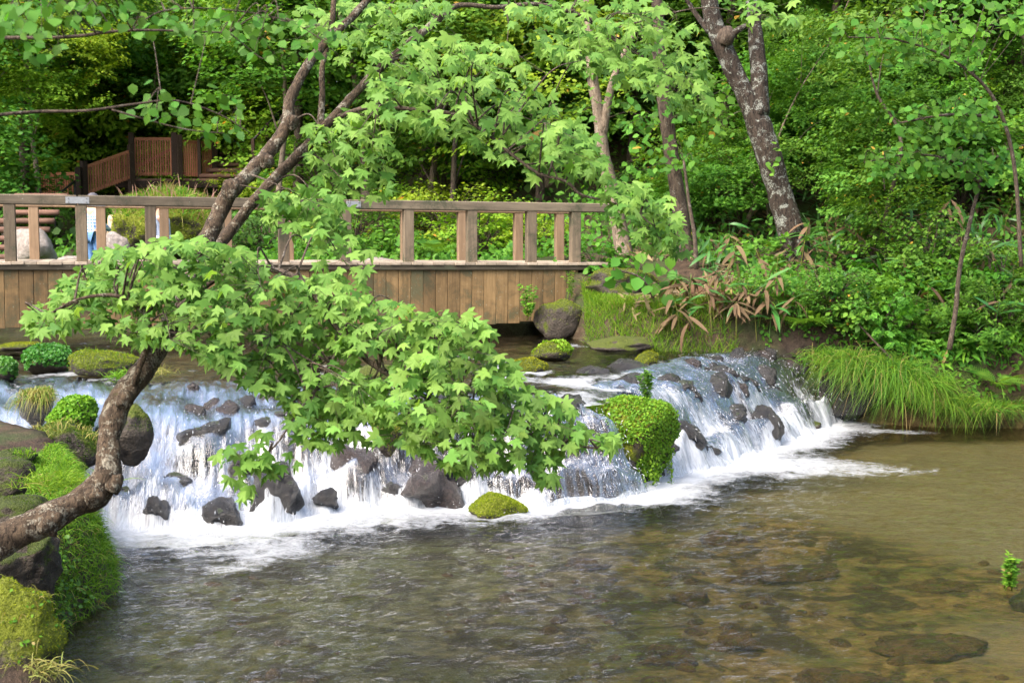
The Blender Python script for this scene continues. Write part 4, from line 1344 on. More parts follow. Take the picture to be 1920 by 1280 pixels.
# twigs reach from the limbs into every clump, petioles from twig to leaf
def twigs_for(LP, limb_pts, base, k, r0, root, mat, name='twigs', sag=.04):
    cen = LP[rng.choice(len(LP), min(k, len(LP)), replace=False)]
    b = Bag()
    near_pts = [limb_pts]
    for c in cen:
        d = np.linalg.norm(limb_pts - c, axis=1)
        a = limb_pts[np.argmin(d)]
        if d.min() > 1.6:
            continue
        m_ = (a + c) / 2 + rng.normal(0, .05, 3) + np.array((0, 0, sag + .1 * d.min()))
        Pq = catmull(np.array([a, m_, c]), 4)
        b.tube(Pq - base, np.linspace(r0, r0 * .3, len(Pq)), 5)
        near_pts.append(Pq)
    tw = np.vstack(near_pts)
    for c in LP[::2]:
        d = np.linalg.norm(tw - c, axis=1)
        j = np.argmin(d)
        if d[j] < .30:
            b.tube(np.array([tw[j], c]) - base, [r0 * .22, r0 * .16], 3)
    tag(link(name, b.mesh(name, True), mat, root), kind='stuff')
twigs_for(LP, ALL_LIMB, maple_base, 170, .0065, maple, M['twig'])

# ------------------------------------------------------------------ other trees, saplings and shrubs
def region_plant(name, label, cat, base, limbs, regions, shapes, mat, bark, trunk=None, slim=.8, group=None, nparts=0, single=None, nrm0=(.0, -.45, .85), tip0=(0, -.3, -.5), tipr=.8, ntw=40, tw_r=.005, twmat='twig'):
    """A woody plant whose limbs and leaf clumps are given by where they are seen and how far off they stand."""
    root = empty(name, base, label, cat, group)
    lp = []
    if trunk is not None:
        P, R = path3(trunk, slim)
        b = Bag()
        b.tube(P - base, R, 16, .16, len(label), 8)
        link('trunk', b.mesh('trunk', True), M[bark], root)
        lp.append(catmull(P, 6))
    for i, L in enumerate(limbs):
        P, R = path3(L, slim)
        b = Bag()
        b.tube(P - base, R, 8, .12, 30 + i, 6)
        link('branch', b.mesh('branch', True), M[bark if trunk is not None else twmat], root)
        lp.append(catmull(P, 6))
    if not regions:
        return root
    LP = np.vstack([fill(poly, n, (lambda x, y, d=d: d + 0 * x), th) for poly, n, d, th, s0, s1_ in regions])
    LS = np.concatenate([rng.uniform(r[4], r[5], r[1]) for r in regions])
    n = len(LP)
    nr = unit(np.array(nrm0) + rng.normal(0, .35, (n, 3)))
    tp = np.array(tip0) + rng.normal(0, tipr, (n, 3)) * np.array((1, .6, .35))
    X, Y, Z = frames(nr, tp)
    order = np.argsort(np.linalg.norm(LP - np.array((0, 0, CZ)), axis=1))
    ids = order[:nparts]
    if nparts:
        ms = []
        for s_ in shapes:
            me = mesh_polys('leaf', s_[0], s_[1])
            me.materials.append(M[single])
            ms.append(me)
        for q, k in enumerate(ids):
            o = bpy.data.objects.new('leaf', ms[q % len(ms)])
            mt = Matrix(np.column_stack([X[k], Y[k], Z[k]]).tolist()).to_4x4() @ Matrix.Scale(float(LS[k]), 4)
            mt.translation = Vector((LP[k] - base).tolist())
            o.parent = root
            o.matrix_local = mt
            col.objects.link(o)
    rest = order[nparts:]
    if len(rest):
        b = Bag()
        for v, s_ in enumerate(shapes):
            r_ = rest[v::len(shapes)]
            if len(r_):
                b.scatter(s_, LP[r_] - base, X[r_], Y[r_], Z[r_], LS[r_])
        tag(link('crown', b.mesh('crown'), M[mat], root), kind='stuff')
    if lp:
        twigs_for(LP, np.vstack(lp), base, ntw, tw_r, root, M[twmat])
    return root

M['ovate_single'] = leaf_mat('ovate_leaf_single', [(.065, .18, .018), (.065, .18, .018)], .45, .55, .2, .7)
rect = lambda x0, y0, x1, y1: [(x0, y0), (x1, y0), (x1, y1), (x0, y1)]
# tree standing out of view to the left, its boughs hang into the top left corner
oh_base = np.array((-3.3, 4.3, gz(-3.3, 4.3)))
region_plant('overhanging_tree', 'round-leaved tree whose thin boughs reach in across the top left corner', 'tree', oh_base,
             [[(-560, 150, 4.3, 14), (-250, 100, 4.3, 8), (-60, 74, 4.3, 5), (120, 70, 4.3, 4.2), (230, 58, 4.3, 3.6), (330, 58, 4.35, 2.6), (430, 62, 4.4, 1.6)],
              [(-560, 330, 4.5, 14), (-250, 270, 4.5, 8), (-60, 225, 4.5, 5), (60, 210, 4.5, 4), (160, 208, 4.5, 3.4), (250, 196, 4.55, 3), (330, 189, 4.6, 2.4), (410, 214, 4.65, 1.8), (470, 250, 4.7, 1.2)],
              [(210, 206, 4.52, 2.6), (280, 226, 4.55, 2), (350, 243, 4.6, 1.4), (420, 250, 4.6, 1)],
              [(250, 52, 4.32, 2), (310, 20, 4.4, 1.8), (420, 18, 4.5, 1.5), (540, 40, 4.6, 1.2), (620, 85, 4.6, 1)]],
             [([(0, 0), (240, 0), (230, 45), (120, 40), (60, 70), (0, 60)], 95, 4.0, .2, .034, .052), ([(40, 75), (120, 75), (115, 110), (50, 108)], 12, 4.2, .05, .04, .05), ([(230, 20), (440, 10), (450, 70), (240, 62)], 75, 4.4, .2, .032, .05),
              ([(440, 30), (560, 20), (640, 60), (620, 100), (500, 110), (420, 90)], 70, 4.6, .2, .032, .05), ([(220, 150), (330, 145), (460, 165), (470, 270), (400, 275), (330, 240), (220, 215)], 62, 4.6, .15, .032, .048)],
             [OVATE, WIDE], 'ovate', 'dark_bark', trunk=[(-680, 1500, 4.3, 60), (-660, 900, 4.3, 50), (-620, 500, 4.3, 46), (-560, 200, 4.3, 42), (-540, -300, 4.3, 36)],
             nparts=300, single='ovate_single', nrm0=(.1, -.75, .5), tip0=(.2, -.2, -.7), ntw=40, tw_r=.0025)

def crown_meshes(seed, shape, leaf, R, nspray, per, flat=.35, length=.55, up=1.0, tag_=''):
    """Layered sprays of leaves round a common base; returns (crown, stems) meshes."""
    r = np.random.default_rng(seed)
    R = np.array(R, float)
    b, st = Bag(), Bag()
    Ps, Ns, Ts, Ss = [], [], [], []
    for s in range(nspray):
        a = r.uniform(0, 2 * np.pi)
        zz = r.uniform(.05, 1.0)
        rad = math.sqrt(max(0, 1 - (zz * 1.0 - .25) ** 2)) * r.uniform(.35, 1.0)
        c = np.array((math.cos(a) * rad, math.sin(a) * rad, zz)) * R
        o = unit(np.array((math.cos(a), math.sin(a), r.uniform(-.25, .9))))
        side = unit(np.cross(o, (0, 0, 1)))
        L = length * R[:2].mean() * r.uniform(.6, 1.25)
        u = r.uniform(-.35, 1, per) ** 1
        w = r.normal(0, .33, per) * (1.15 - .6 * np.abs(u))
        z = r.normal(0, flat * .22, per) - .18 * np.maximum(u, 0) ** 2 - .15 * np.abs(w)
        Ps.append(c + o * (u * L)[:, None] + side * (w * L)[:, None] + np.array((0, 0, L)) * z[:, None])
        Ns.append(np.array((0, 0, 1.0)) * up + o * .35 + r.normal(0, .38, (per, 3)))
        Ts.append(o * .7 + side * (np.sign(w) * .7)[:, None] + np.array((0, 0, -.35)) + r.normal(0, .3, (per, 3)))
        Ss.append(leaf * r.uniform(.65, 1.25, per))
        m_ = c * np.array((.45, .45, .65)) + r.normal(0, .06, 3) * R
        st.tube(np.array([(0, 0, 0), m_, c, c + o * L * .7 + np.array((0, 0, -.1 * L))]), np.array((.018, .012, .007, .003)) * max(.6, R[2] / 1.2), 4, n=3)
    P, Nn, T_, S_ = np.vstack(Ps), unit(np.vstack(Ns)), np.vstack(Ts), np.concatenate(Ss)
    b.scatter(shape, P, *frames(Nn, T_), S_)
    return b.mesh('crown' + tag_), st.mesh('stems' + tag_)

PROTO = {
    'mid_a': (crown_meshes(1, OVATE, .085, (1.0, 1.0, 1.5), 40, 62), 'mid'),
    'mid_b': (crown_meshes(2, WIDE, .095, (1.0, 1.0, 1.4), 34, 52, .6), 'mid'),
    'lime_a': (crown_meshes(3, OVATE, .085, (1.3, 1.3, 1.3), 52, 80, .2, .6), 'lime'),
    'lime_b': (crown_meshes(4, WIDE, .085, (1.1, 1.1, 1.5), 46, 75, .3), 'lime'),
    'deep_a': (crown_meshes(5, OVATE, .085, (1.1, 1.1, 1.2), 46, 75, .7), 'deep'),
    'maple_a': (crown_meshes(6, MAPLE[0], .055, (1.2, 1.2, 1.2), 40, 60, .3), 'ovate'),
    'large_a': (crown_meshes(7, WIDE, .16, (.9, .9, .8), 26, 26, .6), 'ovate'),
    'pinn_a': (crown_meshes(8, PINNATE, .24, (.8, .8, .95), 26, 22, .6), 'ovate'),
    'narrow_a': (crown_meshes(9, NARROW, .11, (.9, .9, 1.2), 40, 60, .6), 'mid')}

def shrub(kind, x, y, sc, label, group=None, z=None, name='shrub', cat='shrub', sz=1.0):
    (cm, sm), mk = PROTO[kind]
    zz = gz(x, y) - .05 if z is None else z
    root = empty(name, (x, y, zz), label, cat, group, rng.uniform(0, 6.28), (sc, sc, sc * sz))
    link('crown', cm, M[mk], root)
    link('stems', sm, M['twig'], root)
    return root

def tree(kind, x, y, trunk_h, rad, sc, label, bark='dark_bark', group=None, lean=(0, 0), ncr=3, name='tree', hmin=.72):
    """Straight woodland tree: tapered trunk, limbs, and a crown of several leafy masses."""
    z0 = gz(x, y) - .15
    root = empty(name, (x, y, z0), label, 'tree', group)
    top = np.array((lean[0], lean[1], trunk_h))
    pts_ = np.array([(0, 0, 0), top * .3 + rng.normal(0, .08, 3), top * .65 + rng.normal(0, .12, 3), top, top * 1.35 + rng.normal(0, .2, 3)])
    b = Bag()
    b.tube(pts_, np.array((1.35, 1.0, .85, .6, .2)) * rad, 12, .15, int(x * 7 + y), 6)
    crown_c = []
    for k in range(ncr):
        a = rng.uniform(0, 6.28)
        h = rng.uniform(hmin, 1.3)
        c = top * h + np.array((math.cos(a), math.sin(a), 0)) * rng.uniform(.3, 1.0) * sc
        st_ = top * (h - .25)
        b.tube(np.array([st_, (st_ + c) / 2 + np.array((0, 0, .1)), c]), np.array((.4, .25, .1)) * rad, 6, n=4)
        crown_c.append(c)
    link('trunk', b.mesh('trunk', True), M[bark], root)
    (cm, sm), mk = PROTO[kind]
    for c in crown_c:
        o = link('crown', cm, M[mk], root, c - np.array((0, 0, .5 * sc)))
        o.rotation_euler = (rng.normal(0, .15), rng.normal(0, .15), rng.uniform(0, 6.28))
        o.scale = (sc * rng.uniform(.85, 1.2),) * 3
    return root

# the lichen-covered tree on the right bank
b0 = at(1490, 462, 18.9)
region_plant('lichen_tree', 'gnarled forked tree with white lichen patches leaning on the right bank', 'tree', b0,
             [[(1422, 215, 18.9, 30), (1424, 150, 18.9, 23), (1418, 80, 18.95, 20), (1412, 20, 19, 18), (1405, -70, 19, 15)], [(1352, 90, 18.9, 14), (1380, 60, 18.7, 9), (1412, 42, 18.6, 6)],
              [(1330, 60, 18.9, 9), (1300, 20, 19, 6), (1270, -30, 19, 5)]],
             [([(1340, -10), (1420, -10), (1410, 30), (1350, 30)], 30, 18.9, .3, .08, .12), (rect(1440, 260, 1470, 330), 12, 18.6, .1, .08, .12), ([(1290, 170), (1370, 160), (1380, 260), (1320, 270)], 40, 18.8, .2, .1, .15)], [WIDE], 'mid', 'lichen_bark',
             trunk=[(1500, 500, 18.9, 44), (1488, 450, 18.9, 38), (1470, 390, 18.9, 34), (1447, 310, 18.9, 32), (1425, 240, 18.9, 34), (1405, 195, 18.9, 27), (1380, 140, 18.9, 25), (1352, 80, 18.9, 24), (1335, 30, 18.9, 23), (1325, -40, 18.9, 22)], ntw=10, slim=.7)
V, Fc = rock_arrays((.13, .12, .15), 15, .35, .3, 3)
link('burl', mesh_polys('burl', V, [Fc], True), M['dark_bark'], bpy.data.objects['lichen_tree'], at(1362, 66, 18.75) - b0)
region_plant('pale_trunk_tree', 'pale smooth trunk rising from the end of the bridge', 'tree', at(1168, 478, 20.3), [[(1128, 260, 20.3, 12), (1150, 150, 20.2, 8), (1190, 60, 20.1, 5)]], [(rect(1080, 60, 1240, 240), 160, 20.2, .5, .1, .15)], [WIDE], 'mid', 'pale_bark',
             trunk=[(1172, 495, 20.3, 23), (1162, 430, 20.3, 18), (1148, 360, 20.3, 17), (1132, 290, 20.3, 15), (1120, 200, 20.3, 13), (1108, 120, 20.3, 12), (1100, -40, 20.3, 10)], ntw=14)
region_plant('mossy_trunk_tree', 'straight dark trunk between the bridge end and the lichen tree', 'tree', at(1285, 478, 19.6), [[(1250, 200, 19.6, 10), (1230, 120, 19.5, 6), (1200, 50, 19.5, 4)]], [(rect(1170, 180, 1300, 330), 120, 19.4, .3, .1, .16)], [WIDE, OVATE], 'mid', 'dark_bark',
             trunk=[(1288, 500, 19.6, 24), (1282, 440, 19.6, 19), (1270, 360, 19.6, 18), (1258, 280, 19.6, 17), (1246, 200, 19.6, 16), (1238, 100, 19.6, 14), (1230, -40, 19.6, 12)], ntw=14)
region_plant('sapling', 'bare thin sapling stem leaning beside the lichen tree base', 'sapling', at(1306, 500, 18.2), [[(1306, 505, 18.2, 6), (1302, 440, 18.2, 5), (1292, 380, 18.2, 4), (1282, 300, 18.2, 3)]], [(rect(1240, 260, 1310, 330), 22, 18.2, .15, .1, .15)], [WIDE], 'ovate', 'twig', ntw=6)
# broad-leaved saplings over the right bank
region_plant('sapling', 'slender leaning sapling with a tuft of broad leaves near the right edge', 'sapling', at(1782, 650, 15.9), [[(1780, 655, 15.9, 6.5), (1792, 580, 15.9, 6), (1800, 500, 15.9, 5.5), (1818, 420, 15.9, 5), (1838, 340, 15.9, 4), (1850, 300, 15.8, 3)], [(1838, 345, 15.9, 3), (1780, 300, 15.7, 2.5), (1700, 290, 15.6, 2), (1620, 305, 15.5, 1.5)], [(1850, 310, 15.8, 2.5), (1890, 280, 15.7, 2), (1935, 270, 15.6, 1.5)]],
             [([(1800, 300), (1870, 290), (1870, 345), (1810, 350)], 60, 15.7, .15, .09, .13), ([(1620, 290), (1700, 270), (1800, 285), (1910, 265), (1915, 310), (1800, 325), (1700, 330), (1630, 335)], 220, 15.6, .2, .09, .13)], [WIDE, OVATE], 'ovate', 'twig',
             nparts=200, single='ovate_single', nrm0=(0, -.55, .7), ntw=26)
region_plant('sapling', 'broad-leaved bough drooping in the upper right', 'sapling', at(1905, 480, 15.0), [[(1915, 500, 15.0, 5), (1900, 300, 15.0, 4.5), (1860, 180, 14.9, 4), (1780, 110, 14.8, 3), (1680, 75, 14.7, 2.2), (1590, 70, 14.6, 1.4)], [(1870, 220, 15.0, 4), (1780, 215, 14.9, 3), (1690, 230, 14.8, 2)]],
             [([(1560, 45), (1640, 30), (1760, 40), (1850, 60), (1830, 130), (1720, 125), (1620, 120), (1570, 95)], 230, 14.7, .2, .09, .13), ([(1660, 205), (1780, 180), (1890, 190), (1900, 240), (1780, 270), (1680, 270)], 170, 14.9, .2, .09, .13), (rect(1700, -10, 1930, 60), 150, 15, .3, .09, .13)], [WIDE, OVATE], 'ovate', 'twig',
             nparts=200, single='ovate_single', nrm0=(0, -.55, .7), ntw=30)
# the large-leaved sprig that hangs in front of the bridge end
region_plant('sapling', 'large round-leaved sprig beside the mossy rock at the bridge end', 'sapling', at(1235, 600, 16.9), [[(1235, 605, 16.9, 4), (1225, 560, 16.8, 3), (1200, 520, 16.7, 3), (1150, 505, 16.6, 2)]], [([(1125, 490), (1180, 470), (1260, 475), (1270, 520), (1250, 560), (1190, 540), (1140, 525)], 26, 16.7, .12, .16, .23)], [WIDE], 'ovate', 'twig',
             nparts=26, single='ovate_single', nrm0=(0, -.85, .4), tip0=(0, -.2, -.7), ntw=8)

# sasa and ground plants ------------------------------------------------
sasa_leaf = []
for v in range(3):
    for mk in ('sasa', 'dead'):
        me = mesh_polys('bamboo_grass_leaf', BLADE[v][0], BLADE[v][1], True)
        me.materials.append(M[mk])
        sasa_leaf.append(me)
def sasa(x, y, h, nl, ll, dead, label, group):
    root = empty('bamboo_grass', (x, y, gz(x, y) - .03), label, 'bamboo grass', group)
    root['kind'] = 'thing'
    lean = rng.normal(0, .18, 2) * h
    top = np.array((lean[0], lean[1] - .1 * h, h))
    b = Bag()
    P = np.array([(0, 0, 0), top * np.array((.3, .3, .5)), top])
    b.tube(P, (.006, .005, .003), 5, n=3)
    link('culm', b.mesh('culm'), M['straw'] if rng.random() < .5 else M['sasa'], root)
    for k in range(nl):
        a = rng.uniform(0, 6.28)
        t = rng.uniform(.55, 1.0)
        dd = rng.random() < dead
        dirv = np.array((math.cos(a), math.sin(a), rng.uniform(-.9, -.1) if dd else rng.uniform(-.1, .9)))
        Xq, Yq, Zq = frames(np.array([(.0, -.3, 1.0)]) + rng.normal(0, .2, (1, 3)), dirv[None])
        L = ll * rng.uniform(.7, 1.2)
        mt = Matrix(np.column_stack([Xq[0], Yq[0], Zq[0]]).tolist()).to_4x4() @ Matrix.Scale(float(L), 4)
        mt.translation = Vector((top * np.array((t, t, t))).tolist())
        o = bpy.data.objects.new('leaf', sasa_leaf[2 * int(rng.integers(3)) + int(dd)])
        o.parent = root
        o.matrix_local = mt
        col.objects.link(o)
    return root
def ground_at(px, py, dmin, dmax):
    """First hit of the photo ray with the ground between two distances."""
    d = np.linspace(dmin, dmax, 400)
    r = ray(px, py)
    q = r[None] * (d / r[1])[:, None] + np.array((0, 0, CZ))
    g = ground_z(q[:, 0], q[:, 1])
    k = np.nonzero(q[:, 2] <= g)[0]
    i = k[0] if len(k) else len(d) - 1
    return q[i]
spots = [(1330, 545), (1290, 560), (1360, 520), (1400, 560), (1340, 590), (1420, 600), (1300, 620), (1380, 625), (1450, 560), (1250, 610), (1540, 470), (1575, 450), (1610, 470), (1640, 440), (1680, 420), (1590, 420), (1700, 460), (1550, 420), (1720, 400),
         (1500, 500), (1650, 500), (1760, 420), (1830, 560), (1850, 520), (1890, 560), (1870, 600), (1900, 500), (1740, 500), (1800, 450), (1440, 520), (1480, 540), (1520, 540), (1330, 480), (1370, 470), (1820, 400), (1880, 420), (1610, 390), (1500, 420), (1350, 430), (1400, 440), (1560, 500), (1690, 520), (1275, 590), (1460, 610), (1860, 640)]
spots += [(1255 + 14 * k + 5 * (k % 3), 560 + (k * 37) % 70) for k in range(14)] + [(1545 + 17 * k, 395 + (k * 53) % 80) for k in range(12)] + [(1530 + 26 * k, 500 + (k * 61) % 130) for k in range(14)]
for i, (px, py) in enumerate(spots):
    q = ground_at(px, py + 25, 15.9, 26)
    sasa(q[0], q[1], rng.uniform(.35, .75), int(rng.integers(6, 10)), rng.uniform(.26, .40), .42 if px > 1480 else .6, 'tufted bamboo grass with broad blades, some dried tan', 'bamboo grass on the right bank')

def scatter_ground(n, box, margin=-.02, cond=None):
    x = rng.uniform(box[0], box[2], n)
    y = rng.uniform(box[1], box[3], n)
    k = in_water(x, y) < margin
    if cond is not None:
        k &= cond(x, y)
    x, y = x[k], y[k]
    return np.stack([x, y, ground_z(x, y)], -1)

# grass and sedge -------------------------------------------------------
def tussock(px, py, d, n, length, label, mk='sedge', width=.0045, droop=.9, lean=(0, -.35), spread=.19, name='sedge_tussock', group=None, z=None):
    c = at(px, py, d)
    c[2] = max(c[2] - .0, gz(c[0], c[1])) if z is None else z
    base = np.stack([rng.normal(0, spread, n), rng.normal(0, spread * .6, n), rng.normal(0, .02, n)], -1)
    dr = unit(np.stack([rng.normal(lean[0], .65, n), rng.normal(lean[1], .4, n), rng.uniform(.35, 1.0, n)], -1))
    b = Bag()
    blades(b, base, dr, length * rng.uniform(.55, 1.2, n), width, droop * rng.uniform(.7, 1.3, n), 5)
    o = link(name, b.mesh(name), M[mk], None, c)
    tag(o, label, 'grass tuft', group, 'thing')
    return o
for i, (px, py, d, n, L, lb) in enumerate([
        (1560, 668, 16.3, 420, .5, 'sedge tuft highest on the bank above the far end of the falls'), (1605, 682, 16.0, 900, .72, 'big drooping sedge clump overhanging the dark undercut'), (1660, 698, 15.85, 1000, .78, 'widest bright drooping sedge clump on the right bank'),
        (1718, 722, 15.75, 900, .72, 'yellow-green sedge clump hanging to the waterline'), (1765, 752, 15.7, 520, .5, 'sedge clump low at the waterline past the hanging ones'), (1815, 765, 15.7, 520, .42, 'short dark sedge clump at the waterline toward the right edge'),
        (1875, 765, 15.6, 500, .42, 'short grass clump at the waterline by the right edge'), (1480, 655, 16.8, 260, .34, 'sedge tuft on the mossy ledge beside the falls'), (1350, 640, 16.75, 240, .36, 'thin sedge tuft hanging over the stream right of the bamboo grass'),
        (1420, 640, 16.8, 180, .3, 'small sedge tuft on the ledge above the falls')]):
    tussock(px, py, d, n, L, lb, 'sedge' if i not in (3,) else 'grass', group=None)
# grass of the right bank by the bridge
P = scatter_ground(40000, (1.0, 16.2, 2.9, 18.3), .2)
P = P[n2(P[:, 0], P[:, 1], 1.6, 91) + .9 * smooth(.9, .15, np.abs(sdist(P[:, 0], P[:, 1], RIGHT_EDGE))) - .6 * smooth(1.9, 2.6, P[:, 0]) > .15][:9000]
b = Bag()
blades(b, P, unit(np.stack([rng.normal(0, .35, len(P)), rng.normal(-.15, .3, len(P)), np.ones(len(P))], -1)), rng.uniform(.12, .36, len(P)), .004, .55, 4)
tag(link('bank_grass', b.mesh('bank_grass'), M['grass']), 'bright grass on the right bank below the bridge end', 'grass', kind='stuff')
# grass and round leaves on the near left bank
P = scatter_ground(60000, (-3.6, 7.0, -2.1, 10.2), .3)
P = P[P[:, 2] > .0]
dl = -in_water(P[:, 0], P[:, 1])
P = P[dl < .75]
Pg = P[:16000]
b = Bag()
blades(b, Pg, unit(np.stack([rng.normal(.35, .35, len(Pg)), rng.normal(-.3, .3, len(Pg)), np.full(len(Pg), .8)], -1)), rng.uniform(.07, .2, len(Pg)), .003, .75, 4)
tag(link('bank_grass', b.mesh('bank_grass'), M['grass']), 'bright short grass on the steep near left bank', 'grass', kind='stuff')
Pl = P[16000:20500]
Pl = Pl[(n2(Pl[:, 0], Pl[:, 1], 1.7, 93) + .6 * smooth(8.9, 8.0, Pl[:, 1]) > .62)]
b = Bag()
leafcover(b, ROUND, Pl + np.array((0, 0, .05)), np.tile((.5, -.4, .7), (len(Pl), 1)), .03, 1.2)
tag(link('round_leaved_weeds', b.mesh('round_leaved_weeds'), M['cress_dark']), 'round-leaved green weeds low on the near left bank', 'weeds', kind='stuff')
tussock(105, 905, 7.6, 420, .16, 'pale grass tuft on the left bank above the trunk', 'grass', .0025, .5, (.2, -.2), .11)
tussock(80, 1265, 5.0, 90, .16, 'straw-coloured grass tuft at the bottom of the corner boulder', 'straw', .0025, .9, (.4, -.3), .06)
tussock(290, 700, 13.4, 120, .2, 'thin yellow grass tuft behind the leaning trunk in the stream', 'straw', .003, .6, (.2, 0), .1, z=.95)
tussock(235, 705, 13.0, 200, .2, 'green grass tuft behind the leaning trunk in the stream', 'grass', .004, .6, (.2, 0), .1, z=.95)

# ferns, log, herbs -----------------------------------------------------
fern_me = mesh_polys('frond', FERN[0], FERN[1])
fern_me.materials.append(M['mid'])
def fern(px, py, d, n, L, label):
    c = at(px, py, d)
    c[2] = max(c[2], gz(c[0], c[1]))
    root = empty('fern', c, label, 'fern')
    for k in range(n):
        a = 6.28 * k / n + rng.uniform(-.3, .3)
        dv = np.array([(math.cos(a), math.sin(a) - .3, rng.uniform(.35, .9))])
        Xq, Yq, Zq = frames(np.array([(0, -.25, 1.0)]), dv)
        mt = Matrix(np.column_stack([Xq[0], Yq[0], Zq[0]]).tolist()).to_4x4() @ Matrix.Scale(float(L * rng.uniform(.75, 1.15)), 4)
        o = bpy.data.objects.new('frond', fern_me)
        o.parent = root
        o.matrix_local = mt
        col.objects.link(o)
fern(1505, 610, 16.5, 9, .75, 'large fern arching over the ledge by the right-hand falls')
fern(1450, 575, 16.9, 8, .6, 'fern above the ledge beside the fallen log')
fern(1575, 580, 16.6, 8, .62, 'fern between the leafy shrub and the ledge')
fern(1870, 720, 15.7, 7, .55, 'dark fern low at the right edge')
fern(820, 475, 20.8, 8, .7, 'fern behind the bridge railing in the middle')
def log():
    p = np.array([at(1288, 543, 17.2), at(1310, 552, 17.1), at(1335, 562, 17.05), at(1362, 575, 17.0)])
    root = empty('fallen_log', p[1], 'short rotten log end poking out of the dry bamboo grass', 'log')
    b = Bag()
    b.tube(p - p[1], (.10, .11, .11, .12), 14, .3, 4, 6)
    link('stem', b.mesh('stem'), M['deadwood'], root)
log()
b = Bag()
b.tube(np.array([at(1603, 600, 16.2), at(1640, 640, 16.0), at(1690, 692, 15.9)]), (.012, .014, .016), 6)
tag(link('fallen_branch', b.mesh('fallen_branch', True), M['twig']), 'bare pale stick slanting through the shrub on the right bank', 'branch')

def herb(px, py, d, h, n, leaf, mk, label, name='leafy_herb', z=None, nst=5):
    """Upright leafy stems."""
    c = at(px, py, d)
    if z is not None:
        c[2] = z
    root = empty(name, c, label, 'plant')
    b, st_ = Bag(), Bag()
    for s_ in range(nst):
        top = np.array((rng.normal(0, .12) * h, rng.normal(-.05, .1) * h, h * rng.uniform(.7, 1.05)))
        st_.tube(np.array([(rng.normal(0, .03), rng.normal(0, .03), 0), top * .55 + rng.normal(0, .01, 3), top]), (.004, .003, .0015), 4, n=4)
        m_ = n // nst
        t_ = rng.uniform(.12, 1, m_)
        P = top * t_[:, None]
        a = rng.uniform(0, 6.28, m_)
        tp = np.stack([np.cos(a), np.sin(a), rng.uniform(-.1, .6, m_)], -1)
        b.scatter(NARROW, P, *frames(np.array((0, -.4, .8)) + rng.normal(0, .3, (m_, 3)), tp), leaf * rng.uniform(.6, 1.2, m_))
    link('leaves', b.mesh('leaves'), M[mk], root)
    link('stems', st_.mesh('stems'), M[mk], root)
herb(1213, 762, 12.6, .42, 240, .06, 'ovate', 'tall leafy weed standing on top of the big leafy boulder')
herb(990, 600, 17.8, .5, 260, .07, 'grass', 'willowy weed growing against the plank side of the bridge')
herb(1072, 560, 18.0, .42, 90, .06, 'grass', 'thin weed climbing the right end of the bridge panel')
herb(1890, 1125, 8.6, .24, 280, .05, 'grass', 'small bright weed rising from the water at the right edge', nst=8, z=-.02)
herb(118, 1075, 7.2, .14, 40, .04, 'ovate', 'small upright leafy plant on the near left bank', nst=3)
V, Fc = rock_arrays((.22, .18, .12), 97, .3, .4, 4)
o = link('bank_rock', mesh_polys('bank_rock', V, [Fc], True), M['bank_rock'], None, at(1925, 1120, 8.6) + np.array((0.08, 0, -.06)))
tag(o, 'dark half-sunk rock under the small weed at the right edge', 'rock')

# undergrowth that covers the slopes
def undergrowth(name, label, n, box, shape, size, mk, hmax, thr, seed, cond=None, margin=-.02):
    P = scatter_ground(n, box, margin, cond)
    dn = n2(P[:, 0], P[:, 1], .9, seed)
    P = P[dn > thr]
    m_ = len(P)
    clump = .5 + .5 * np.clip(n2(P[:, 0], P[:, 1], 1.7, seed + 1), -1, 1)
    P[:, 2] += rng.random(m_) ** 1.4 * hmax * (.35 + clump)
    b = Bag()
    b.scatter(shape, P, *frames(unit(np.array((0, -.45, .85)) + rng.normal(0, .4, (m_, 3))), rand_dirs(m_) + np.array((0, -.3, -.4))), size * rng.uniform(.6, 1.3, m_))
    tag(link(name, b.mesh(name), M[mk]), label, 'undergrowth', kind='stuff')
rb = lambda x, y: (x > 1.2) & (y > 16.3)
hb = lambda x, y: y > 22.0
undergrowth('undergrowth', 'mixed green undergrowth covering the right bank', 26000, (1.4, 16.4, 16, 30), OVATE, .10, 'mid', .45, -.12, 101, lambda x, y: (x > 2.9 - .3 * (y - 17.5)) & ((x > 3.0) | (y > 19.2)))
undergrowth('undergrowth', 'small leafy plants hanging over the right waterline', 18000, (3.2, 15.8, 9.5, 18.2), OVATE, .075, 'ovate', .28, -.5, 191, None, .12)
undergrowth('bank_grass', 'thin grass along the right waterline', 9000, (2.4, 16.0, 9.5, 17.6), BLADE[1], .2, 'sedge', .15, -.2, 195, None)
undergrowth('undergrowth', 'light green leaves scattered over the right bank', 9000, (2.6, 16.3, 14, 26), WIDE, .10, 'ovate', .55, .1, 111, lambda x, y: (x > 3.2) | (y > 19.2))
undergrowth('undergrowth', 'undergrowth on the wooded hillside behind the bridge', 26000, (-24, 22.0, 8, 46), OVATE, .14, 'mid', .55, -.3, 121, hb)
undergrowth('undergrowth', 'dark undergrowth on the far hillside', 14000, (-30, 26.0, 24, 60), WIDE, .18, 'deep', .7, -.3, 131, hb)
undergrowth('undergrowth', 'low plants in front of the slope behind the bridge', 9000, (-13, 20.6, 3, 25), WIDE, .10, 'ovate', .4, -.1, 141, lambda x, y: (y > 20.4) & (x > -4.6) | (y > 23.5))
undergrowth('dead_leaves', 'dry tan bamboo-grass leaves littering the right bank', 7000, (1.5, 16.6, 9, 22), BLADE[0], .24, 'dead', .12, .02, 151, rb)
undergrowth('dead_leaves', 'dry leaves lying by the fallen log', 1500, (1.6, 16.7, 3.6, 18.3), BLADE[1], .2, 'dead', .1, -.5, 161, rb)
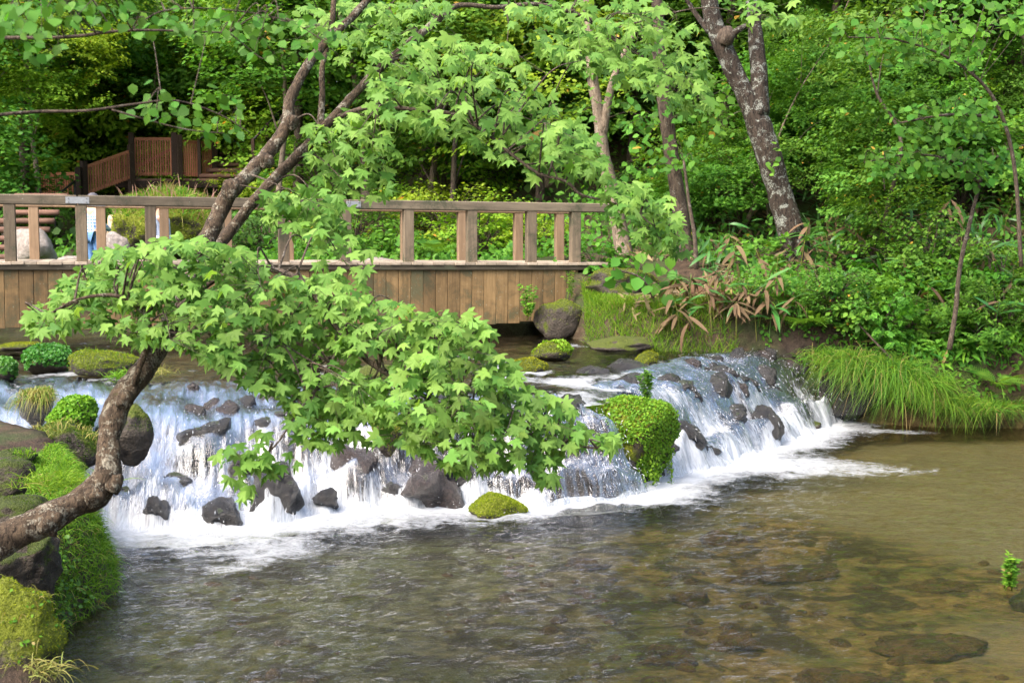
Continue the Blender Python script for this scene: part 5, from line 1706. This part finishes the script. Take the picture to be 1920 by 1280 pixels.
undergrowth('bank_grass', 'green grass behind the railing beside the granite boulder', 12000, (-9, 20.4, -5, 24), BLADE[0], .22, 'grass', .1, -.6, 171, None)
undergrowth('bamboo_thicket', 'bamboo grass thicket on the upper right slope', 9000, (2.6, 18.2, 14, 30), BLADE[1], .30, 'sasa', .6, .0, 181, rb)

# shrubs of the right bank, each seen on its own
def shrub_px(kind, px, py, dmin, dmax, sc, label, **k):
    q = ground_at(px, py, dmin, dmax)
    return shrub(kind, q[0], q[1], sc, label, **k)
shrub_px('pinn_a', 1705, 640, 16.5, 18.5, .72, sz=1.25, label= 'bright shrub with paired leaflets above the sedge on the right bank')
shrub_px('pinn_a', 1850, 700, 16.2, 17.8, .6, label= 'low shrub with paired leaflets leaning over the water near the right edge')
shrub_px('pinn_a', 1770, 600, 16.8, 19, .6, label= 'shrub with paired leaflets at the foot of the leaning sapling')
shrub_px('large_a', 1660, 560, 16.2, 19, .7, 'dark glossy broad-leaved shrub left of the leaning sapling')
shrub_px('large_a', 1420, 500, 17.5, 20, .55, 'rounded leafy shrub at the base of the lichen tree')
shrub_px('mid_b', 1400, 640, 16.8, 19, .28, 'small leafy shrub above the ledge in mid bank')
shrub_px('mid_a', 1560, 600, 16.4, 19, .5, 'fine-leaved shrub between the fern and the bright shrub')
shrub_px('narrow_a', 1880, 640, 16, 19, .6, 'narrow-leaved shrub at the right edge of the bank')
shrub_px('large_a', 1120, 505, 19, 24, .5, 'broad-leaved shrub behind the last railing posts')
shrub_px('lime_b', 900, 480, 20.8, 24, .75, 'sunlit lime shrub with round leaves behind the middle railing')
shrub_px('large_a', 760, 480, 20.8, 26, .6, 'feathery broad-leaved shrub behind the railing post')
shrub_px('lime_b', 1010, 480, 20.8, 24, .6, 'lime shrub behind the railing near the right end')
shrub_px('mid_b', 620, 480, 20.8, 24, .6, 'green shrub behind the railing left of the middle')
shrub_px('deep_a', 490, 470, 21, 25, .6, 'dark shrub behind the railing by the maple limbs')

ORD = 'first second third fourth fifth sixth seventh eighth ninth tenth eleventh twelfth thirteenth fourteenth fifteenth sixteenth seventeenth eighteenth nineteenth twentieth'.split()
def ordinal(k):
    if k < 20:
        return ORD[k]
    t = {2: 'twenty', 3: 'thirty', 4: 'forty', 5: 'fifty', 6: 'sixty', 7: 'seventy', 8: 'eighty'}
    k += 1
    return {2: 'twentieth', 3: 'thirtieth', 4: 'fortieth', 5: 'fiftieth', 6: 'sixtieth', 7: 'seventieth', 8: 'eightieth'}[k // 10] if k % 10 == 0 else t[k // 10] + '-' + ORD[k % 10 - 1]
def number_labels(objs):
    by = {}
    for o in objs:
        by.setdefault(o['label'], []).append(o)
    for lb, os_ in by.items():
        if len(os_) > 1:
            for k, o in enumerate(sorted(os_, key=lambda o: o.location.x / o.location.y)):
                o['label'] = lb + ', ' + ordinal(k) + ' from the left'
def fill_shrubs(n, xr, yr, kinds, sc, label, group, gap=None):
    c = 0
    tries = 0
    made = []
    placed = []
    while c < n and tries < n * 30:
        tries += 1
        x, y = rng.uniform(*xr), rng.uniform(*yr)
        u = x / y * FPX + 960
        if in_water(np.array([x]), np.array([y]))[0] > -.3 and y < 24:
            continue
        if gap and gap(u, y):
            continue
        if any((x - a) ** 2 + (y - b_) ** 2 < (.75 * sc[0]) ** 2 for a, b_ in placed):
            continue
        placed.append((x, y))
        k = kinds[c % len(kinds)]
        made.append(shrub(k, x, y, rng.uniform(*sc), label[k], group))
        c += 1
    number_labels(made)
LB = lambda where: {'mid_a': 'green small-leaved shrub ' + where, 'mid_b': 'green round-leaved shrub ' + where, 'lime_a': 'sunlit lime green layered shrub ' + where, 'lime_b': 'lime green round-leaved shrub ' + where,
                    'deep_a': 'dark green shrub ' + where, 'maple_a': 'star-leaved green shrub ' + where, 'large_a': 'broad-leaved green shrub ' + where, 'narrow_a': 'narrow-leaved green shrub ' + where, 'pinn_a': 'feather-leaved green shrub ' + where}
number_labels([o for o in col.objects if o.parent is None and o.get('category') == 'bamboo grass'])
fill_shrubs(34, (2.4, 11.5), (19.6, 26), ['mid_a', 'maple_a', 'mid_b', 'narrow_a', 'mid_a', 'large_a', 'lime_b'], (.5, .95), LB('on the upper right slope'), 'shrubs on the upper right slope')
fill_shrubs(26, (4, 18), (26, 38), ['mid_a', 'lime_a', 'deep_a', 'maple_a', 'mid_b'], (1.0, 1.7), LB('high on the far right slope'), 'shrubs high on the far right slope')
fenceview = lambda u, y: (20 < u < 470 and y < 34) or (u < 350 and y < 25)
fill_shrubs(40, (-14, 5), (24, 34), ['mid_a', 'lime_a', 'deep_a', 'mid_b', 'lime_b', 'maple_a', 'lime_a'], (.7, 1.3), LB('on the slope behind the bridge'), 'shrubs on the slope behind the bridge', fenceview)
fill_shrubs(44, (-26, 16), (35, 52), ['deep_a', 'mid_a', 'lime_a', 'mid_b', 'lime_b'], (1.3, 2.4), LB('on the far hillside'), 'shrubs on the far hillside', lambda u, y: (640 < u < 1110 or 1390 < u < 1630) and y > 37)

# woodland trees
TG = 'woodland trees on the hillside'
for i, (px, d, h, r, sc, kind, bk, lb) in enumerate([
        (40, 30, 5.0, .12, 1.5, 'mid_a', 'dark_bark', 'leafy tree at the far left behind the fence'), (70, 28, 4.4, .06, .9, 'lime_a', 'pale_bark', 'sunlit lime tree spreading above the slatted fence'),
        (95, 33, 4.0, .08, 1.2, 'lime_a', 'dark_bark', 'small light green tree above the lower fence panel'), (265, 34, 5.4, .08, 1.2, 'lime_a', 'pale_bark', 'slim lime tree before the big conifer trunk'),
        (520, 33, 5.0, .10, 1.1, 'lime_b', 'dark_bark', 'bright lime tree beside the log stairway'), (560, 28, 5.2, .10, 1.4, 'lime_b', 'dark_bark', 'yellow-green tree behind the maple limbs'),
        (690, 27, 4.4, .09, 1.3, 'lime_b', 'pale_bark', 'glowing yellow-green tree seen through the maple'), (800, 31, 5.6, .13, 1.6, 'lime_a', 'dark_bark', 'tall lime tree behind the middle of the bridge'),
        (860, 33, 5.2, .13, 1.2, 'mid_a', 'dark_bark', 'green tree on the ridge behind the bridge'), (1030, 27, 5.6, .10, 1.4, 'mid_b', 'pale_bark', 'round-leaved tree behind the right half of the bridge'),
        (1180, 26, 5.4, .10, 1.4, 'mid_a', 'dark_bark', 'tree just behind the pale trunk'), (1340, 25, 5.2, .10, 1.4, 'maple_a', 'dark_bark', 'star-leaved tree behind the lichen tree'),
        (1545, 24, 4.6, .08, 1.3, 'mid_a', 'pale_bark', 'thin pale-stemmed tree right of the lichen tree'), (1640, 26, 5.0, .16, 1.5, 'mid_b', 'dark_bark', 'tree with thick stem on the right slope'),
        (1760, 23, 4.2, .12, 1.3, 'maple_a', 'dark_bark', 'star-leaved tree in the upper right'), (1850, 25, 5.0, .14, 1.5, 'mid_a', 'lichen_bark', 'crooked tree near the top right corner'),
        (1935, 21, 4.2, .14, 1.4, 'mid_a', 'pale_bark', 'tree at the right edge of the slope')]):
    x = (px - 960) / FPX * d
    tree(kind, x, d, h, r, sc, lb, bk, None, (rng.normal(0, .5), rng.normal(0, .3)), 4)
UT = 'slim understory trees filling the wood'
made = []
for i in range(46):
    y = rng.uniform(25, 36)
    u = (i + rng.uniform(-.4, .4)) / 46 * 2050 - 60
    if 40 < u < 480:
        y += 9
    if 900 < u < 1010 or 1440 < u < 1560 or 690 < u < 770:
        continue
    x = (u - 960) / FPX * y
    kd = ['lime_a', 'mid_a', 'mid_b', 'lime_b', 'maple_a', 'mid_a'][i % 6]
    nm = {'lime_a': 'lime layered', 'mid_a': 'green', 'mid_b': 'round-leaved', 'lime_b': 'yellow-green', 'maple_a': 'star-leaved'}[kd]
    made.append(tree(kd, x, y, rng.uniform(2.6, 4.6), rng.uniform(.05, .09), rng.uniform(1.0, 1.5), 'slim ' + nm + ' understory tree in the wood', ['dark_bark', 'pale_bark'][i % 2], UT, (rng.normal(0, .4), rng.normal(-.2, .3)), 5, hmin=.35))
number_labels(made)
made = []
for i in range(14):
    u = -60 + (i + rng.uniform(-.3, .3)) / 14 * 640
    y = rng.uniform(33.0, 37)
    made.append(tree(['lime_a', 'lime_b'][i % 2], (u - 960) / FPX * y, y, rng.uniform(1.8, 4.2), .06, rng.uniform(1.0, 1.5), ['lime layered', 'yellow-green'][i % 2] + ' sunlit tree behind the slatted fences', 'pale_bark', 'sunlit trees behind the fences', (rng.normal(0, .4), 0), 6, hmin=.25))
number_labels(made)
made = []
for i in range(14):
    u = 1560 + (i + rng.uniform(-.3, .3)) / 14 * 450
    q = ground_at(u, rng.uniform(520, 640), 16.4, 22)
    k_ = ['mid_b', 'large_a', 'large_a', 'pinn_a', 'maple_a'][i % 5]
    made.append(shrub(k_, q[0], q[1], rng.uniform(.4, .62), LB('on the lower right bank')[k_], 'shrubs on the lower right bank', sz=1.25))
number_labels(made)
made = []
for i in range(16):
    y = rng.uniform(18.6, 23)
    u = 1330 + (i + rng.uniform(-.4, .4)) / 16 * 680
    if u < 1560:
        y = rng.uniform(20.6, 23)
    x = (u - 960) / FPX * y
    kd = ['mid_a', 'maple_a', 'mid_b', 'mid_a', 'narrow_a'][i % 5]
    nm = {'mid_a': 'green small-leaved', 'maple_a': 'star-leaved', 'mid_b': 'round-leaved', 'narrow_a': 'narrow-leaved'}[kd]
    made.append(tree(kd, x, y, rng.uniform(1.2, 2.6), rng.uniform(.02, .04), rng.uniform(.55, .85), nm + ' young tree on the right bank slope', ['twig', 'pale_bark'][i % 2], 'young trees on the right bank', (rng.normal(0, .35), rng.normal(-.25, .2)), 4, hmin=.3, name='young_tree'))
number_labels(made)
ridge = []
for i in range(34):
    y = rng.uniform(38, 56)
    x = rng.uniform(-.46, .46) * y
    u = x / y * FPX + 960
    if 640 < u < 1110 or 1390 < u < 1630:
        continue
    ridge.append(tree(['mid_a', 'deep_a', 'lime_a', 'mid_b', 'lime_b'][i % 5], x, y, rng.uniform(6, 10), rng.uniform(.12, .26), rng.uniform(1.8, 2.6), 'slender ridge tree with ' + ['green', 'dark', 'lime', 'round-leaved', 'yellow-green'][i % 5] + ' crown against the sky', ['dark_bark', 'pale_bark', 'conifer_bark'][i % 3], 'trees along the ridge', (rng.normal(0, .4), 0), 4, hmin=.45))
number_labels(ridge)
# the big conifer behind the stairway
x = (320 - 960) / FPX * 36
q0 = np.array((x, 36.0, gz(x, 36) - .2))
root = empty('conifer', q0, 'huge straight conifer trunk behind the slatted fence', 'tree')
b = Bag()
b.tube(np.array([(0, 0, 0), (0, 0, 1), (.05, 0, 5), (.08, 0, 10), (.1, 0, 18)]), (.72, .55, .48, .42, .2), 22, .1, 3, 8)
link('trunk', b.mesh('trunk', True), M['conifer_bark'], root)
(cm, sm), mk = PROTO['deep_a']
for k in range(7):
    o = link('crown', cm, M[mk], root, (rng.normal(0, .8), rng.normal(0, .8), 11.0 + k * 1.2))
    o.scale = (2.2 - .2 * k,) * 3
    o.rotation_euler = (0, 0, k)

# ------------------------------------------------------------------ slatted fences, boardwalk and log stairs
def fence_panel(p0, p1, h, nsl, label, dropz=0.0, brace=False):
    """Red slatted panel between two dark posts; p0, p1 are the feet of the ends."""
    p0, p1 = np.array(p0, float), np.array(p1, float)
    root = empty('fence_panel', p0, label, 'fence')
    v = p1 - p0
    L = float(np.linalg.norm(v[:2]))
    a = math.atan2(v[1], v[0])
    sw = L / nsl
    me = box_mesh('slat', sw * .55, .025, h, .003)
    me.materials.append(M['redwood'])
    for k in range(nsl):
        t = (k + .5) / nsl
        o = link('slat', me, None, root, v * t + np.array((0, 0, h / 2)))
        o.rotation_euler = (0, 0, a)
    ln = float(np.linalg.norm(v))
    tl = -math.atan2(v[2], L)
    for zz, th in ((h + .03, .07), (.06, .06)):
        o = link('rail', box_mesh('rail', ln, .06, th, .004), M['redwood'], root, v * .5 + np.array((0, .045, zz)))
        o.rotation_euler = (0, tl, a)
    if brace:
        o = link('brace', box_mesh('brace', math.hypot(L, h) * .8, .03, .07, .003), M['redwood'], root, v * .5 + np.array((0, .05, h / 2)))
        o.rotation_euler = (0, -math.atan2(h * .6, L), a)
    for q in (0, 1):
        o = link('post', box_mesh('post', .13, .13, h + .6, .006), M['darkwood'], root, v * q + np.array((.0, .02, h / 2 - .12)))
        o.rotation_euler = (0, 0, a)
    return root
D = 31.0
fence_panel(at(248, 330, D), at(328, 330, D), m_of(66, D), 17, 'upper slatted red fence panel with a diagonal brace', brace=True)
fence_panel(at(336, 330, D), at(402, 333, D + .6), m_of(62, D), 17, 'slatted red fence panel right of the braced one')
fence_panel(at(72, 375, 29.5), at(148, 375, 29.5), m_of(46, 29.5), 17, 'lower left slatted red fence panel behind the bridge')
fence_panel(at(158, 368, 29.6), at(246, 335, 30.6), m_of(50, 30), 18, 'rising slatted red fence panel between the lower and upper ones')
bw = empty('boardwalk', at(240, 338, D + .4), 'dark wooden boardwalk platform under the upper fence panels', 'platform')
p0, p1 = at(232, 338, D + .6), at(420, 340, D + .6)
for k in range(6):
    o = link('plank', box_mesh('plank', float(p1[0] - p0[0]), .19, .05, .004), M['logwood'], bw, (p0 + p1) / 2 - np.array(bw.location) + np.array((0, -.5 + .2 * k, 0)))
o = link('beam', box_mesh('beam', float(p1[0] - p0[0]), .1, .16, .004), M['darkwood'], bw, (p0 + p1) / 2 - np.array(bw.location) + np.array((0, -.62, -.11)))
for px in (240, 330, 410):
    c = at(px, 338, D + .2)
    hh = max(.4, c[2] - gz(c[0], c[1])) + .2
    link('support', box_mesh('support', .13, .13, hh, .006), M['darkwood'], bw, c - np.array(bw.location) + np.array((0, 0, -hh / 2 - .06)))
def log_stairs(p0, rise, run, n, w, label, r=.055, shift=0.0, rails=True):
    root = empty('log_stairs', p0, label, 'stairs')
    for k in range(n):
        b = Bag()
        b.tube(np.array([(-w / 2, 0, 0), (0, 0, 0), (w / 2, 0, 0)]), (r, r, r), 10, .06, k, 3)
        link('step_log', b.mesh('step_log', True), M['logwood'], root, (shift * k, run * k, rise * k))
    if rails:
        for s_ in (-1, 1):
            b = Bag()
            b.tube(np.array([(s_ * w / 2, 0, .85), (s_ * w / 2 + shift * n, run * n, .85 + rise * n)]), (.03, .03), 8)
            link('handrail', b.mesh('handrail', True), M['black_metal'], root)
            for k in range(0, n, 3):
                link('post', box_mesh('post', .08, .08, .95, .005), M['darkwood'], root, (s_ * w / 2 + shift * k, run * k, .42 + rise * k))
    return root
log_stairs(at(425, 330, 31.2), .15, .30, 14, 1.3, 'reddish log stairway climbing beside the upper fence', shift=.06)
log_stairs(at(12, 482, 22.5), .16, .28, 8, 1.0, 'dark log steps at the left edge behind the railing', shift=-.01, rails=False)
for (a, b_, lb) in (((20, 375), (56, 345), 'black metal handrail sloping at far left behind the bridge'), ((102, 370), (140, 340), 'black metal handrail sloping before the lower fence panel')):
    root = empty('metal_handrail', at(a[0], a[1] + 40, 27.5), lb, 'handrail')
    bb = Bag()
    bb.tube(np.array([at(*a, 27.5), at(*b_, 28.3)]) - np.array(root.location), (.025, .025), 8)
    link('bar', bb.mesh('bar', True), M['black_metal'], root)
    for pq, dq in ((a, 27.5), (b_, 28.3)):
        c = at(*pq, dq)
        zb = gz(c[0], c[1])
        bb = Bag()
        bb.tube(np.array([c, (c[0], c[1], zb - .05)]) - np.array(root.location), (.022, .022), 8)
        link('post', bb.mesh('post', True), M['black_metal'], root)

# ------------------------------------------------------------------ people behind the railing
def plaid_mat():
    m, t, out = new_mat('blue_plaid_cloth')
    tc = N(t, 'TexCoord')
    sep = N(t, 'SeparateXYZ')
    t.links.new(tc.outputs['Object'], sep.inputs[0])
    acc = None
    for ax in (0, 2):
        w = math_n(t, 'FRACT', math_n(t, 'MULTIPLY', sep.outputs[ax], 17.0))
        s_ = math_n(t, 'LESS_THAN', w, .45)
        acc = s_ if acc is None else math_n(t, 'ADD', acc, s_)
    c = ramp(t, math_n(t, 'MULTIPLY', acc, .5), [(0, (.62, .68, .76)), (.5, (.22, .36, .62)), (1, (.04, .10, .32))])
    p = N(t, 'BsdfPrincipled', Roughness=.8)
    t.links.new(c, p.inputs['Base Color'])
    t.links.new(p.outputs[0], out.inputs[0])
    return m
M['plaid'] = plaid_mat()
def skin_mesh(name, verts, edges, radii, root_i, mat, parent, sub=2):
    me = bpy.data.meshes.new(name)
    me.from_pydata([tuple(v) for v in verts], edges, [])
    o = link(name, me, mat, parent)
    md = o.modifiers.new('skin', 'SKIN')
    sv = me.skin_vertices[0].data if me.skin_vertices else None
    if sv is None:
        bpy.context.view_layer.objects.active = o
        sv = me.skin_vertices[0].data
    for i, r in enumerate(radii):
        sv[i].radius = (r, r) if np.isscalar(r) else r
        sv[i].use_root = (i == root_i)
    ss = o.modifiers.new('smooth', 'SUBSURF')
    ss.levels = ss.render_levels = sub
    md.use_smooth_shade = True
    return o
def person(px, top_py, d, rz, label, shirt, legs, hat=None, h=1.62, arm=.1):
    c = at(px, top_py, d)
    z0 = c[2] - h
    root = empty('person', (c[0], c[1], z0), label, 'person', None, rz)
    s = h / 1.7
    J = dict(pelvis=(0, 0, .92), spine=(0, 0, 1.12), chest=(0, .0, 1.30), neck=(0, 0, 1.44), head=(0, -.02, 1.54), crown=(0, -.01, 1.63),
             shl=(-.17, 0, 1.38), ell=(-.23, .02, 1.12), wrl=(-.2, -.12 - arm, .98), hal=(-.18, -.2 - arm, .97), shr=(.17, 0, 1.38), elr=(.23, .02, 1.12), wrr=(.22, -.06, .90), har=(.22, -.09, .81),
             hil=(-.09, 0, .88), knl=(-.1, -.02, .5), anl=(-.1, .02, .08), tol=(-.11, -.14, .03), hir=(.09, 0, .88), knr=(.1, -.02, .5), anr=(.1, .02, .08), tor=(.11, -.14, .03))
    Rr = dict(pelvis=(.14, .1), spine=(.125, .09), chest=(.15, .1), neck=.05, head=(.075, .09), crown=(.06, .07), shl=.06, ell=.042, wrl=.028, hal=(.035, .018), shr=.06, elr=.042, wrr=.028, har=(.035, .018), hil=.085, knl=.058, anl=.04, tol=.035, hir=.085, knr=.058, anr=.04, tor=.035)
    E = [('pelvis', 'spine'), ('spine', 'chest'), ('chest', 'neck'), ('neck', 'head'), ('head', 'crown'), ('chest', 'shl'), ('shl', 'ell'), ('ell', 'wrl'), ('wrl', 'hal'), ('chest', 'shr'), ('shr', 'elr'), ('elr', 'wrr'), ('wrr', 'har'), ('pelvis', 'hil'), ('hil', 'knl'), ('knl', 'anl'), ('anl', 'tol'), ('pelvis', 'hir'), ('hir', 'knr'), ('knr', 'anr'), ('anr', 'tor')]
    def sk(name, keys, mat, grow, rootk):
        ks = list(keys)
        ed = [(ks.index(a), ks.index(b_)) for a, b_ in E if a in ks and b_ in ks]
        rr = [tuple(x * s + grow for x in (Rr[k] if not np.isscalar(Rr[k]) else (Rr[k],) * 2)) for k in ks]
        return skin_mesh(name, [np.array(J[k]) * s for k in ks], ed, rr, ks.index(rootk), mat, root)
    sk('body', J.keys(), M['skin'], 0, 'pelvis')
    J2 = dict(J)
    sk('shirt', ['pelvis', 'spine', 'chest', 'shl', 'ell', 'wrl', 'shr', 'elr', 'wrr'], M[shirt], .022, 'spine')
    sk('trousers', ['pelvis', 'hil', 'knl', 'anl', 'hir', 'knr', 'anr'], M[legs], .02, 'pelvis')
    V, Fc = ICO[3]
    Vh = V * np.array((.098, .115, .10)) * s
    Vh[:, 2] = np.where(Vh[:, 2] < 0, Vh[:, 2] * (.9 + 3.0 * np.clip(Vh[:, 1], 0, .1)), Vh[:, 2])
    keep = (V[Fc].mean(1)[:, 2] > -.05) | (V[Fc].mean(1)[:, 1] > .15)
    link('hair', mesh_polys('hair', Vh, [Fc[keep]], True), M[hat or 'hair'], root, (0, .0, 1.60 * s))
    ey = plain_eye
    for sx_ in (-.03, .03):
        link('eye', ey, M['hair'], root, np.array((sx_, -.105, 1.565)) * s)
    link('nose', ey, M['skin'], root, np.array((0, -.118, 1.535)) * s)
    return root
plain_eye = mesh_polys('eye', ICO[3][0] * .010, [ICO[3][1]], True)
person(174, 361, 23.2, 2.6, 'person with dark hat in a blue and white plaid shirt and jeans behind the railing', 'plaid', 'denim', 'hat')
person(218, 378, 24.4, -.6, 'person in a beige shirt half hidden by the grassy rock', 'beige_cloth', 'navy', None, 1.6)
person(298, 376, 20.6, 1.2, 'person in pale clothes seen between two railing posts', 'white_cloth', 'navy', None, 1.6)

# smaller stones that break the falls
made = []
rr2 = np.random.default_rng(21)
for k in range(64):
    i_ = int(rr2.uniform(.24, .93) * NS)
    j_ = int((rr2.uniform(.05, .97) + .45) / 1.63 * (NT - 1))
    c = np.array((CX[j_, i_], CY[j_, i_], CZ_[j_, i_]))
    if (c[0] - bc[0]) ** 2 + (c[1] - bc[1]) ** 2 < .36:
        continue
    r_ = rr2.uniform(.07, .17)
    V, Fc = rock_arrays((r_ * rr2.uniform(.8, 1.5), r_ * .9, r_ * rr2.uniform(.6, 1.1)), 300 + k, .5, 1.0, 3)
    o = link('rock', mesh_polys('rock', V, [Fc], True), M['wet_rock' if k % 3 else 'brown_rock'], None, c + np.array((0, .35 * r_, -.28 * r_)))
    o.rotation_euler = (0, 0, rr2.uniform(0, 6.28))
    tag(o, 'small ' + ('dark' if k % 3 else 'brown') + ' wet stone breaking the ' + ('left' if c[0] < -1.6 else 'middle' if c[0] < 1.1 else 'right-hand') + ' falls', 'rock', 'small stones in the falls')
    made.append(o)
number_labels(made)
